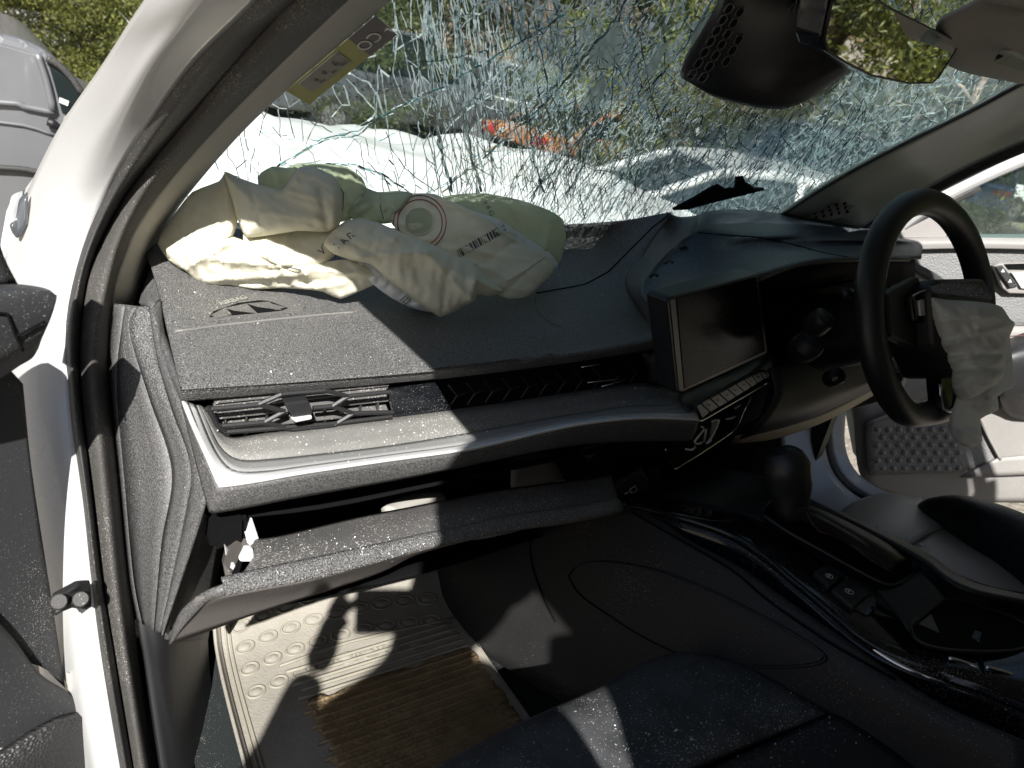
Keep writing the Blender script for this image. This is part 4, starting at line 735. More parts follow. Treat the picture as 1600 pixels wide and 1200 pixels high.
# phone tray hollow, buttons
prism('tray_hollow', [Z(a, b, -.4815) for a, b in [(1172, 838), (1200, 828), (1238, 845), (1240, 852), (1225, 858), (1195, 852)]], (0, 0, -.002), 'cavity', CAR, bev=0)
prism('tray_hollow', [Z(a, b, -.480) for a, b in [(1229, 872), (1250, 860), (1280, 880), (1278, 892), (1262, 894), (1245, 886)]], (0, 0, -.002), 'cavity', CAR, bev=0, label='small square well before the switches')
bs = part('brake_switches', CAR)
b1 = prism('switch', [Z(a, b, -.472) for a, b in [(1272, 892), (1290, 881), (1318, 898), (1296, 916)]], (0, 0, -.008), 'black_plastic', bs, bev=.002)
b2 = prism('switch', [Z(a, b, -.472) for a, b in [(1300, 920), (1323, 901), (1358, 926), (1334, 948)]], (0, 0, -.008), 'black_plastic', bs, bev=.002)
def pmark(px, py, s_):
    cc = Z(px, py, -.4715)
    ring = [cc+Vector((math.cos(q)*s_, math.sin(q)*s_, 0)) for q in [i*math.pi/8 for i in range(16)]]
    v, f = tube_vf(ring, .00035, 4, closed=True); pydata('switch_mark', v, f, 'paper', bs)
    dx = Vector((.8, -.6, 0)); dy = Vector((.6, .8, 0)); text('switch_mark', 'P', cc-dx*s_*.45-dy*s_*.5, dx, dy, s_*1.5, 'paper', bs, .0001)
pmark(1296, 900, .004); pmark(1327, 924, .0045)
prism('console_badge', [Z(a, b, -.4765) for a, b in [(1334, 948), (1346, 940), (1360, 928), (1369, 936), (1368, 952), (1356, 961)]], (0, 0, -.003), 'gloss_black', CAR, bev=.001, label='glossy insert behind the brake switches')
# shifter surround, gaiter, lever
loop = [Z(a, b, -.468) for a, b in [(1190, 803), (1196, 790), (1212, 782), (1250, 792), (1310, 822), (1380, 852), (1434, 880), (1435, 887), (1420, 902), (1396, 915), (1372, 908), (1330, 886), (1280, 858), (1230, 830)]]
v, f = tube_vf(cr(loop+[loop[0]], 4)[:-1], .0024, 8, closed=True); pydata('shifter_surround', v, f, 'bezel', CAR, label='satin rim round the shifter slot')
prism('shifter_slot', [p-Vector((0, 0, .003)) for p in loop], (0, 0, -.004), 'cavity', CAR, bev=0)
g0 = [Z(1232, 800, -.462), Z(1262, 818, -.455), Z(1300, 838, -.452), Z(1350, 868, -.452), Z(1392, 893, -.460)]
g1 = [Z(1238, 790, -.452), Z(1275, 800, -.432), Z(1318, 822, -.430), Z(1368, 850, -.435), Z(1412, 878, -.455)]
g2 = [Z(1256, 786, -.465), Z(1292, 800, -.458), Z(1338, 822, -.456), Z(1385, 848, -.458), Z(1424, 876, -.464)]
surf('shifter_gaiter', [g0, g1, g2], 'leather', CAR, ku=5, kv=6, thick=.004)
tube('stitching', [p+Vector((0, 0, .003)) for p in [Z(1254, 795, -.44), Z(1275, 830, -.446), Z(1300, 840, -.446)]], .0006, 'stitch', CAR, seg=4, label='red stitching of the shifter gaiter')
tube('stitching', [Z(1330, 850, -.440), Z(1362, 876, -.446), Z(1398, 896, -.455)], .0006, 'stitch', CAR, seg=4, label='red stitching along the gaiter')
lv = tube('shift_lever', [Z(1236, 806, -.470), Z(1236, 785, -.452), Z(1234, 755, -.428), Z(1230, 728, -.405), Z(1226, 708, -.392), Z(1224, 700, -.386)], [.021, .022, .028, .029, .022, .008], 'wheel_leather', CAR, seg=20, k=5)
tube('shift_lever_trim', [Z(1250, 797, -.468), Z(1257, 770, -.446), Z(1262, 745, -.426), Z(1252, 725, -.41), Z(1240, 706, -.396)], .0022, 'chrome', lv, seg=6)
# cup holder
cup = [Z(a, b, -.4615) for a, b in [(1420, 980), (1440, 962), (1480, 938), (1535, 952), (1590, 972), (1620, 1000), (1590, 1018), (1540, 1022), (1490, 1020), (1452, 1014), (1428, 1000)]]
prism('cup_holder', [p+Vector((0, 0, .003)) for p in cup], (0, 0, -.003), 'cavity', CAR, bev=0)
v, f = tube_vf(cr([p+Vector((0, 0, .003)) for p in cup]+[cup[0]+Vector((0, 0, .003))], 4)[:-1], .0018, 6, closed=True); pydata('cup_holder_rim', v, f, 'bezel', CAR)
prism('cup_divider', [Z(1436, 974, -.457), Z(1455, 959, -.457), Z(1462, 975, -.457), Z(1468, 988, -.457)], (0, 0, -.001), 'brown_plastic', CAR, bev=0)
prism('cup_divider', [Z(1518, 995, -.457), Z(1524, 985, -.457), Z(1534, 988, -.457), Z(1530, 1002, -.457)], (0, 0, -.001), 'dash_centre', CAR, bev=0)
surf('console_slope', [[Z(1372, 922, -.464), Z(1396, 950, -.462), Z(1420, 985, -.459)], [Z(1400, 918, -.460), Z(1430, 938, -.456), Z(1452, 955, -.455)], [Z(1436, 892, -.458), Z(1460, 915, -.452), Z(1478, 936, -.453)]], 'tunnel', CAR, ku=5, kv=5, thick=.003, label='sloping panel between shifter and cup holder')
surf('console_lip', [[Z(1265, 781, -.474), Z(1360, 829, -.462), Z(1440, 874, -.452), Z(1480, 905, -.446), Z(1530, 926, -.442), Z(1640, 946, -.44)], [Z(1262, 777, -.480), Z(1362, 822, -.468), Z(1446, 862, -.458), Z(1490, 893, -.452), Z(1540, 915, -.448), Z(1650, 936, -.446)]], 'leather', CAR, kv=3, label='lip of the console beside the seat')
# ================================================================== seats
def puff(v): return [p+Vector((0, 0, noise.noise(p*9)*.004)) for p in v]
s0 = [Z(1296, 818, -.60), Z(1330, 790, -.60), Z(1380, 772, -.60), Z(1440, 778, -.59)]
s1 = [Z(1300, 815, -.572), Z(1335, 787, -.566), Z(1385, 773, -.562), Z(1444, 786, -.556)]
s2 = [Z(1345, 840, -.556), Z(1385, 812, -.550), Z(1430, 795, -.548), Z(1466, 806, -.546)]
s3 = [Z(1405, 860, -.556), Z(1435, 842, -.548), Z(1463, 826, -.548), Z(1485, 820, -.552)]
surf('driver_seat', [s0, s1, s2, s3], 'seat_leather', CAR, ku=7, kv=6, thick=.01, mod=puff, label='front roll of the driver seat cushion')
t0 = [Z(1407, 861, -.562), Z(1437, 843, -.554), Z(1465, 827, -.553), Z(1487, 821, -.558)]
t1 = [Z(1440, 885, -.550), Z(1480, 876, -.543), Z(1520, 868, -.540), Z(1556, 872, -.540)]
t2 = [Z(1520, 935, -.550), Z(1560, 928, -.540), Z(1600, 922, -.538), Z(1640, 930, -.538)]
t3 = [Z(1640, 990, -.550), Z(1680, 990, -.535), Z(1740, 990, -.535), Z(1790, 995, -.545)]
surf('driver_seat', [t0, t1, t2, t3], 'seat_leather', CAR, ku=7, kv=6, thick=.01, mod=puff, label='main pad of the driver seat cushion')
tube('driver_seat', [Z(1436, 800, -.565), Z(1458, 798, -.545), Z(1500, 806, -.530), Z(1550, 830, -.520), Z(1610, 864, -.515), Z(1690, 915, -.51), Z(1780, 980, -.51)], [.010, .022, .034, .043, .050, .056, .06], 'leather', CAR, seg=18, k=6, label='raised bolster of the driver seat')
box('driver_seat', A(1.17, .15, -.72), (.36, .55, .22), 'leather', CAR, bev=.04, label='base of the driver seat')
for xx, nm in ((1.19, 'driver_seat'), (.44, 'passenger_seat')):
    surf(nm, [[A(xx-.22, -.30, -.5), A(xx, -.28, -.5), A(xx+.22, -.30, -.5)], [A(xx-.22, -.44, -.2), A(xx, -.38, -.2), A(xx+.22, -.44, -.2)], [A(xx-.18, -.55, .03), A(xx, -.50, .04), A(xx+.18, -.55, .03)]], 'leather', CAR, kv=5, thick=.09, label='backrest, behind the picture')
p0 = [A(.26, .405, -.72), A(.36, .408, -.72), A(.50, .405, -.72), A(.60, .40, -.72), A(.68, .36, -.72)]
p1 = [A(.25, .395, -.635), A(.36, .400, -.630), A(.50, .402, -.628), A(.61, .400, -.620), A(.68, .36, -.625)]
p2 = [A(.25, .355, -.60), A(.36, .365, -.598), A(.50, .370, -.598), A(.61, .37, -.596), A(.672, .33, -.59)]
p3 = [A(.24, .27, -.585), A(.36, .27, -.590), A(.50, .27, -.590), A(.60, .26, -.585), A(.672, .24, -.565)]
pas = surf('passenger_seat', [p0, p1, p2, p3], 'seat_dusty', CAR, ku=7, kv=7, thick=.01, mod=puff, label='dusty front roll of the passenger seat')
q0 = [A(.24, .262, -.592), A(.36, .264, -.596), A(.50, .262, -.596), A(.60, .254, -.592), A(.672, .235, -.575)]
q1 = [A(.24, .23, -.58), A(.36, .24, -.585), A(.50, .24, -.585), A(.60, .235, -.58), A(.68, .22, -.55)]
q2 = [A(.23, .0, -.57), A(.36, .0, -.59), A(.50, .0, -.59), A(.60, .0, -.575), A(.69, .0, -.54)]
q3 = [A(.23, -.2, -.57), A(.36, -.2, -.60), A(.50, -.2, -.60), A(.60, -.2, -.58), A(.69, -.2, -.54)]
pas2 = surf('passenger_seat', [q0, q1, q2, q3], 'leather', CAR, ku=7, kv=7, thick=.01, mod=puff, label='main pad of the passenger seat')
box('passenger_seat', A(.45, .10, -.74), (.42, .56, .22), 'leather', CAR, bev=.03, label='base of the passenger seat')
tube('seat_piping', [p+Vector((0, .002, .004)) for p in p3], .0022, 'leather', CAR, seg=6)
# ================================================================== steering wheel
SW = part('steering_wheel', CAR)
rim_pts = []
for k in range(64):
    q = 2*math.pi*k/64; rr = .172*(1-(.10 if math.sin(q) < -.86 else 0)*((-math.sin(q)-.86)/.14)); rim_pts.append(WH(rr*math.cos(q), rr*math.sin(q), 0))
v, f = tube_vf(rim_pts, .0205, 20, closed=True); pydata('wheel_rim', v, f, 'wheel_leather', SW)
def wpoly(l, c0_, depth, nm, m_, bev=.006, lab=None): return prism(nm, [WH(a, b, c0_) for a, b in l], -EN*depth, m_, SW, bev=bev, label=lab, smooth=False, seg=3)
wpoly([(-.088, .034), (-.07, .048), (.07, .048), (.088, .034), (.085, -.05), (.05, -.10), (-.05, -.10), (-.085, -.05)], .05, .075, 'wheel_hub', 'black_plastic', .012)
wpoly([(-.16, .03), (-.07, .055), (-.06, -.06), (-.155, -.03)], .022, .02, 'wheel_spoke', 'black_plastic', .006)
wpoly([(.16, .02), (.07, .035), (.06, -.02), (.155, -.012)], .022, .02, 'wheel_spoke', 'black_plastic', .006)
wpoly([(-.035, -.05), (.035, -.05), (.025, -.155), (-.025, -.155)], .02, .018, 'wheel_spoke', 'gloss_black', .005, 'glossy lower spoke')
tube('spoke_trim', [WH(-.03, -.10, .024), WH(-.022, -.148, .022), WH(.022, -.148, .022), WH(.03, -.10, .024)], .003, 'chrome', SW, seg=6, k=2)
wpoly([(-.118, .026), (-.078, .034), (-.074, -.016), (-.112, -.012)], .034, .012, 'switch_pad', 'gloss_black', .004)
wpoly([(-.104, .018), (-.090, .020), (-.088, -.004), (-.102, -.004)], .037, .004, 'switch_rocker', 'silver', .001)
tube('switch_pad_rim', [WH(-.118, .026, .036), WH(-.098, .031, .037), WH(-.078, .034, .037)], .0012, 'silver', SW, seg=5)
# flap of the burst airbag cover
fl = surf('airbag_cover', [[PL(x_, y_, (1.075, .43, 0), (.9, .35, 0)) for x_, y_ in r0] for r0 in ([(1450, 448), (1490, 441), (1530, 448), (1556, 466)], [(1450, 454), (1490, 452), (1525, 458), (1553, 468)], [(1456, 458), (1490, 462), (1520, 466), (1548, 470)])], 'dash_centre', SW, kv=4, thick=.004, label='torn hub cover flap over the driver airbag')
# ================================================================== airbags
def inside(poly, x, y):
    c = False; n = len(poly); j = n-1
    for i in range(n):
        xi, yi = poly[i][:2]; xj, yj = poly[j][:2]
        if (yi > y) != (yj > y) and x < (xj-xi)*(y-yi)/(yj-yi)+xi: c = not c
        j = i
    return c
def segd(x, y, a, b):
    vx, vy = b[0]-a[0], b[1]-a[1]; L2 = vx*vx+vy*vy; t = max(0, min(1, ((x-a[0])*vx+(y-a[1])*vy)/max(L2, 1e-9)))
    return math.hypot(x-a[0]-t*vx, y-a[1]-t*vy), t
def smoothpoly(poly, k=3):
    P = [Vector((p[0], p[1], p[2])) for p in poly]; n = len(P); out = []
    for i in range(n):
        p0, p1, p2, p3 = P[i-1], P[i], P[(i+1) % n], P[(i+2) % n]
        for j in range(k):
            t = j/k; q = .5*((2*p1)+(p2-p0)*t+(2*p0-5*p1+4*p2-p3)*t*t+(3*p1-p0-3*p2+p3)*t**3); out.append(q.lerp(p1.lerp(p2, t), .45))
    return out
def patch(poly, bulge, creases=(), step=5.0, place=Y, nz=.004, seed=0, edge=26, roll=.02):
    """one fold of cloth: outline (px, py, depth), swelling, creases [(x0,y0,x1,y1,height,width)]"""
    B = smoothpoly(poly); xs = [p.x for p in B]; ys = [p.y for p in B]
    pts = [(p.x, p.y) for p in B]; nb = len(pts); rnd = random.Random(seed)
    y = min(ys)
    while y < max(ys):
        x = min(xs)+(rnd.random()*step)
        while x < max(xs):
            if inside(B, x, y):
                d = min(math.hypot(x-p.x, y-p.y) for p in B)
                if d > step*.6: pts.append((x+rnd.uniform(-.6, .6), y+rnd.uniform(-.6, .6)))
            x += step
        y += step*.87
    vo, _, fo, *_r = delaunay_2d_cdt([Vector(p) for p in pts], [], [[i for i in range(nb)]], 1, 1e-4)
    out = []
    for v in vo:
        wsum = 0; dsum = 0; dm = 1e9
        for i, p in enumerate(B):
            q = B[(i+1) % len(B)]; d, t = segd(v.x, v.y, p, q); dm = min(dm, d); w_ = 1/(d+1.5)**2.2; wsum += w_; dsum += w_*(p.z*(1-t)+q.z*t)
        base = dsum/wsum; e = min(1, dm/edge); h = bulge*math.sqrt(max(0, 1-(1-e)**2))
        for (x0, y0, x1, y1, hh, ww) in creases:
            d, t = segd(v.x, v.y, (x0, y0), (x1, y1)); h += hh*math.exp(-d/ww)*min(1, dm/6+.25)
        n1 = noise.noise(Vector((v.x*.021, v.y*.034, seed))); n2 = abs(noise.noise(Vector((v.x*.05+v.y*.02, v.y*.045-v.x*.02, seed+5))))
        n3 = abs(noise.noise(Vector((v.x*.018-v.y*.04, v.y*.02+v.x*.03, seed+9))))
        fa = seed*1.3; fu = (v.x*math.cos(fa)+v.y*math.sin(fa))*.011; fv = (-v.x*math.sin(fa)+v.y*math.cos(fa))*.045
        n4 = abs(noise.noise(Vector((fu, fv, seed+2)))); n5 = abs(noise.noise(Vector((fu*2.2+n1, fv*2.3+n1, seed+12))))
        h += nz*(n1*1.3-n2*.7-n3*1.0-n4*3.6-n5*1.5+1.3)*min(1, dm/8)
        out.append(place(v.x, v.y, base)+(CAM-place(v.x, v.y, base)).normalized()*h)
    # rolled edge: skirt pushed away behind the outline
    nv = len(out); bi = {}
    cnt = {}
    for f in fo:
        for a, b in zip(f, list(f[1:])+[f[0]]): cnt[(a, b)] = cnt.get((a, b), 0)+1
    faces = [tuple(f) for f in fo]; cx = sum(p.x for p in B)/len(B); cy = sum(p.y for p in B)/len(B)
    for (a, b) in list(cnt):
        if (b, a) not in cnt:
            for q in (a, b):
                if q not in bi:
                    p = out[q]; away = (p-CAM).normalized(); v = vo[q]; ins = (place(v.x+(cx-v.x)*.10, v.y+(cy-v.y)*.10, base)-place(v.x, v.y, base)); bi[q] = nv; nv += 1
                    out.append(p+away*roll+ins*.5); 
            faces.append((b, a, bi[a], bi[b]))
    return out, faces
def build_bag(name, patches, parent, place=Y, label=None):
    V = []; F = []; MI = []; names = []; bvhs = []
    for p in patches:
        v, f = patch(p['o'], p.get('b', .02), p.get('c', ()), p.get('s', 5), place, p.get('n', .004), p.get('seed', 0), p.get('e', 26), p.get('r', .02))
        m_ = p.get('m', 'airbag_cloth')
        if m_ not in names: names.append(m_)
        o = len(V); V += v; F += [tuple(i+o for i in q) for q in f]; MI += [names.index(m_)]*len(f); bvhs.append(BVHTree.FromPolygons(v, [list(q) for q in f]))
    me = bpy.data.meshes.new(name); me.from_pydata([tuple(p) for p in V], [], F)
    for n_ in names: me.materials.append(MATS[n_])
    me.polygons.foreach_set('material_index', MI); me.update()
    ob = link(name, me, None, parent, True, label); return ob, bvhs
PB = [
 dict(o=[(402, 277, .965), (425, 260, .96), (447, 262, .955), (465, 255, .955), (505, 256, .955), (540, 260, .95), (565, 277, .95), (575, 300, .94), (572, 318, .93), (545, 345, .93), (480, 350, .94), (420, 330, .95)], b=.012, m='airbag_lining', seed=1, c=[(425, 262, 440, 300, .01, 6), (540, 262, 570, 310, .008, 5)]),
 dict(o=[(545, 320, .93), (560, 290, .945), (590, 300, .94), (620, 298, .94), (645, 302, .935), (640, 325, .92), (622, 345, .91), (600, 350, .905), (565, 345, .91), (545, 340, .92)], b=.012, m='airbag_lining', seed=2, c=[(590, 300, 600, 345, .012, 5), (640, 305, 604, 345, .01, 4)], n=.006),
 dict(o=[(690, 309, .97), (720, 303, .985), (760, 302, .99), (815, 313, .99), (857, 328, .985), (880, 343, .98), (884, 372, .965), (880, 395, .955), (874, 412, .945), (840, 410, .945), (780, 375, .95), (720, 335, .955)], b=.014, m='airbag_lining', seed=3, c=[(860, 340, 850, 400, .012, 8), (845, 335, 780, 330, .006, 9)], n=.004),
 dict(o=[(700, 312, .955), (735, 328, .95), (779, 343, .945), (826, 373, .94), (860, 396, .935), (872, 412, .93), (868, 425, .925), (830, 420, .93), (760, 370, .94), (710, 330, .95)], b=.010, m='airbag_grey', seed=4),
 dict(o=[(610, 318, .915), (625, 306, .93), (650, 302, .935), (679, 303, .935), (709, 317, .93), (740, 332, .93), (772, 350, .925), (800, 368, .92), (828, 386, .915), (858, 400, .91), (870, 416, .905), (862, 432, .89), (847, 443, .875), (832, 458, .865), (819, 465, .86), (794, 467, .86), (776, 460, .87), (730, 430, .88), (687, 395, .885), (640, 375, .89), (612, 350, .90)], b=.018, seed=5, c=[(700, 312, 862, 402, .010, 5), (740, 420, 800, 380, -.006, 5), (795, 440, 862, 398, .005, 3), (786, 458, 850, 400, -.004, 3)], e=40, n=.003, s=4),
 dict(o=[(342, 283, 1.0), (300, 300, 1.02), (272, 335, 1.03), (255, 360, 1.03), (246, 380, 1.02), (262, 405, 1.00), (287, 422, .97), (320, 400, .955), (362, 372, .945), (372, 340, .95), (362, 302, .965), (352, 270, .98)], b=.020, seed=6, c=[(352, 272, 362, 370, .010, 7), (300, 372, 360, 370, .006, 6), (250, 378, 288, 420, .008, 5)], n=.003),
 dict(o=[(380, 366, .93), (420, 360, .935), (480, 355, .93), (530, 350, .92), (528, 375, .905), (522, 400, .89), (500, 413, .885), (440, 417, .885), (405, 400, .90), (385, 385, .915)], b=.012, seed=7, c=[(390, 390, 440, 415, .006, 4), (452, 362, 430, 412, .004, 6)], n=.003),
 dict(o=[(287, 421, .965), (262, 405, .995), (300, 392, .955), (330, 378, .94), (365, 370, .935), (400, 385, .915), (440, 408, .895), (500, 410, .885), (548, 405, .88), (590, 425, .875), (592, 441, .872), (562, 455, .872), (532, 467, .875), (505, 456, .885), (485, 453, .895), (440, 450, .915), (400, 452, .925), (360, 446, .94), (330, 448, .95), (305, 437, .96)], b=.016, seed=8, c=[(288, 420, 370, 372, .012, 6), (330, 405, 590, 430, .010, 5), (300, 440, 480, 428, .008, 5), (360, 444, 585, 436, -.008, 4), (484, 452, 540, 440, .01, 4), (420, 420, 560, 408, -.006, 4)], n=.004, s=4),
 dict(o=[(560, 405, .875), (600, 425, .865), (640, 450, .855), (682, 485, .845), (672, 488, .845), (645, 482, .85), (612, 466, .857), (586, 447, .865), (565, 425, .87)], b=.010, m='airbag_grey', seed=9, n=.006, s=4, c=[(600, 440, 650, 480, .006, 3)]),
 dict(o=[(350, 268, .965), (372, 277, .955), (400, 287, .945), (440, 296, .935), (455, 276, .935), (468, 261, .935), (490, 260, .93), (522, 276, .915), (536, 300, .905), (538, 328, .90), (530, 352, .895), (512, 362, .895), (465, 361, .90), (425, 367, .91), (385, 371, .92), (372, 345, .935), (360, 305, .95)], b=.040, seed=10, e=46, c=[(352, 270, 382, 368, .014, 6), (452, 296, 466, 264, .014, 7), (524, 282, 520, 356, .008, 6), (440, 296, 500, 310, .010, 7), (512, 360, 500, 300, -.009, 5), (390, 290, 410, 365, -.007, 6), (400, 330, 500, 345, .006, 5)], n=.0028, s=4),
 dict(o=[(505, 382, .885), (520, 360, .89), (540, 345, .89), (562, 341, .888), (590, 347, .88), (626, 363, .87), (668, 379, .86), (709, 398, .85), (737, 410, .843), (756, 428, .838), (774, 444, .835), (787, 457, .835), (765, 463, .83), (746, 460, .822), (742, 470, .815), (728, 477, .812), (704, 490, .812), (688, 495, .815), (676, 489, .82), (640, 462, .835), (605, 435, .85), (578, 413, .862), (550, 407, .87), (522, 397, .878)], b=.028, seed=11, e=34, c=[(515, 385, 620, 372, .008, 8), (560, 400, 668, 396, .016, 6), (668, 396, 735, 468, .012, 7), (735, 470, 742, 436, .016, 4), (742, 436, 782, 458, .012, 4), (700, 430, 690, 490, -.010, 6), (600, 365, 740, 440, .007, 6), (530, 370, 600, 405, -.008, 5), (640, 372, 655, 440, -.006, 7)], n=.0024, s=4),
]
bag, bb_ = build_bag('passenger_airbag', PB, CAR, label='burst cream passenger airbag slumped on the dashboard')
def arc(t, cx, cy, rx, ry, a0, a1, n=40, off=.0012, rot=0):
    out = []
    for i in range(n+1):
        q = math.radians(a0+(a1-a0)*i/n); x_, y_ = rx*math.cos(q), ry*math.sin(q)
        h_ = hit(t, cx+x_*math.cos(rot)-y_*math.sin(rot), cy+x_*math.sin(rot)+y_*math.cos(rot), off)
        if h_ is not None: out.append(h_)
    return out
R2 = bb_[4]
for rr in (41, 35):
    q = arc(R2, 656, 348, rr, rr*1.04, -200, 62)
    if len(q) > 3: tube('red_ring', q, .0008, 'red_ink', bag, seg=5, k=1)
q1_, q2_ = arc(R2, 656, 348, 40.4, 42, -200, 62, off=.0008), arc(R2, 656, 348, 35.4, 37, -200, 62, off=.0008)
if len(q1_) == len(q2_) and q1_: pydata('ring_band', q1_+q2_, [(i, i+1, len(q1_)+i+1, len(q1_)+i) for i in range(len(q1_)-1)], 'pink_band', bag)
qh = arc(R2, 655, 346, 22.5, 21.5, 0, 360, off=.0015)
if len(qh) > 8:
    qh = qh[:-1]; c_ = sum(qh, Vector())/len(qh); aw = (c_-CAM).normalized(); n_ = len(qh)
    v = qh+[p.lerp(c_, .15)+aw*(-.0012) for p in qh]+[c_-aw*.004]
    v = qh+[p.lerp(c_, .22)+(p-CAM).normalized()*.0004 for p in qh]+[c_-aw*.002]
    pydata('vent_hole', v, [(i, (i+1) % n_, n_+(i+1) % n_, n_+i) for i in range(n_)]+[(n_+i, n_+(i+1) % n_, 2*n_) for i in range(n_)], 'airbag_lining', bag)
    vt, ft = tube_vf(qh, .0012, 6, closed=True); pydata('vent_hem', vt, ft, 'airbag_cloth', bag)
rb = random.Random(3)
x = 0
while x < 84:
    w_ = rb.choice([1, 1, 2, 3]); bx = 716+x*.87; by = 397-x*.49
    pts = [hit(R2, bx+a_*.87+b_*.42, by-a_*.49+b_*.90, .001) for a_, b_ in ((0, -6.5), (w_, -6.5), (w_, 6.5), (0, 6.5))]
    if all(p is not None for p in pts): pydata('barcode_bar', pts, [(0, 1, 2, 3)], 'print_ink', bag, False)
    x += w_+rb.choice([1, 1.4, 2.2])
def bagtext(s_, t, px, py, dx, dy, size, m_='print_ink'):
    for i, ch in enumerate(s_):
        a = hit(t, px+dx*i, py+dy*i, .0012); b = hit(t, px+dx*(i+.8), py+dy*(i+.8), .0012); c_ = hit(t, px+dx*i+dy*.8, py+dy*i-dx*.8, .0012)
        if a is None or b is None or c_ is None: continue
        try: text('print_letter', ch, a, b-a, c_-a, size, m_, bag, .0001)
        except Exception: pass
bagtext('VIAR', bb_[10], 520, 396, 9, -7, .014); bagtext('VTAR', bb_[6], 504, 400, 7, -8, .014)
bagtext('HF', bb_[5], 313, 303, 12, -3, .014); bagtext('T16G', bb_[2], 752, 307, 3.5, 7.5, .013); bagtext('TBA', bb_[3], 782, 352, 3, 6, .010)
for k in range(3):
    q = [hit(bb_[8], 634+k*4-i*3, 462+k*5+i*2.6-k*2, .001) for i in range(7)]; q = [p for p in q if p is not None]
    if len(q) > 2: tube('print_line', q, .0006, 'print_ink', bag, seg=4, k=1)
for ti, l in ((9, [(492, 261), (510, 268), (525, 280), (533, 295), (536, 312), (535, 330)]), (4, [(792, 440), (815, 427), (840, 410), (855, 400)]), (7, [(388, 380), (410, 400), (440, 414), (470, 422)]), (1, [(594, 308), (595, 325), (599, 342)])):
    q = hl(bb_[ti], l, .001)
    if len(q) > 2: tube('cloth_seam', q, .0007, 'print_ink' if ti != 4 else 'pink_band', bag, seg=4, k=3)
th = tube('loose_thread', [on(835, 462, pad, .002), on(838, 480, pad, .002), on(850, 497, pad, .002), on(868, 507, pad, .002), on(877, 510, pad, .002)], .0006, 'brown_plastic', bag, seg=5)
# driver airbag, hanging from the wheel hub
def CZ(px, py, zc): return CAM+ray(px, py)*(zc/1150)
DB = [
 dict(o=[(1488, 640, 1.12), (1500, 610, 1.12), (1530, 600, 1.12), (1555, 610, 1.13), (1560, 640, 1.14), (1532, 655, 1.14), (1535, 690, 1.15), (1515, 700, 1.15), (1492, 690, 1.14), (1482, 665, 1.13)], b=.02, seed=22, m='airbag_grey', n=.008, e=20),
 dict(o=[(1572, 500, 1.11), (1582, 560, 1.12), (1586, 600, 1.12), (1570, 612, 1.11), (1545, 625, 1.10), (1540, 560, 1.10)], b=.015, seed=24, m='airbag_grey', n=.006, e=16),
 dict(o=[(1453, 462, 1.075), (1475, 468, 1.07), (1510, 470, 1.065), (1548, 474, 1.07), (1566, 480, 1.08), (1578, 498, 1.09), (1586, 506, 1.10), (1576, 530, 1.09), (1572, 560, 1.09), (1568, 590, 1.09), (1550, 605, 1.09), (1520, 622, 1.09), (1500, 625, 1.10), (1488, 605, 1.10), (1486, 580, 1.095), (1474, 550, 1.09), (1462, 525, 1.085), (1455, 495, 1.08)], b=.045, seed=20, e=40, n=.005, s=4,
      c=[(1465, 500, 1560, 495, 0.0102, 7), (1475, 540, 1530, 520, 0.0204, 5), (1530, 520, 1568, 512, 0.0102, 6), (1480, 565, 1560, 545, 0.0204, 5), (1488, 590, 1560, 565, 0.0238, 5), (1492, 605, 1556, 588, 0.0204, 4), (1470, 530, 1540, 530, -0.0119, 4), (1478, 553, 1560, 555, -0.0153, 4), (1490, 578, 1565, 577, -0.0170, 4), (1495, 598, 1550, 597, -0.0136, 3)]),
]
dbag, _ = build_bag('driver_airbag', DB, SW, CZ, label='limp pale grey airbag hanging out of the wheel hub')
dbag.data.materials.clear()
for n_ in ('airbag_grey', 'airbag_grey'): dbag.data.materials.append(MATS[n_])
# ================================================================== mirror and camera housing
hm = part('mirror_housing', CAR)
hs = [[Y(1135, -60, .60), Y(1165, -60, .58), Y(1240, -60, .60), Y(1350, -60, .57)],
      [Y(1126, -8, .62), Y(1150, -10, .60), Y(1240, -10, .61), Y(1348, -10, .58)],
      [Y(1098, 45, .655), Y(1140, 50, .63), Y(1235, 45, .63), Y(1342, 40, .59)],
      [Y(1070, 98, .70), Y(1120, 108, .675), Y(1225, 105, .67), Y(1340, 84, .61)],
      [Y(1063, 118, .73), Y(1112, 136, .71), Y(1215, 150, .68), Y(1338, 98, .62)],
      [Y(1078, 130, .745), Y(1130, 156, .73), Y(1232, 168, .70), Y(1336, 107, .64)],
      [Y(1095, 138, .84), Y(1150, 160, .83), Y(1235, 164, .79), Y(1330, 104, .72)]]
surf('housing_shell', hs, 'black_plastic', hm, ku=6, kv=5, thick=.02)
hexo = [Y(1136, 14, .733)]
bpy.context.view_layer.update()
HB = bvh_of([c for c in bpy.data.objects if c.name == 'housing_shell'][0])
for i in range(8):
    for j in range(4):
        cx = 1082+j*17+i*9.5; cy = 116-i*17+(j*7)-(j % 2)*2
        if not (1070 < cx < 1160 and cy > 4): continue
        if not inside([(1066, 112), (1135, 2), (1160, 8), (1166, 50), (1135, 105), (1100, 122)], cx, cy): continue
        pts = [hit(HB, cx+a_*.78+b_*.55, cy-a_*1.25+b_*.3, .0012) for a_, b_ in ((-7, 0), (-4, -8), (3, -8), (7, 0), (4, 8), (-3, 8))]
        if all(p is not None for p in pts):
            vt, ft = tube_vf(pts, .0009, 5, closed=True); pydata('hex_rib', vt, ft, 'dash_end', hm)
            c_ = sum(pts, Vector())/6; pydata('hex_recess', [p.lerp(c_, .2) for p in pts], [tuple(range(6))], 'cavity', hm, False)
MP = Y(1395, 70, .555); 
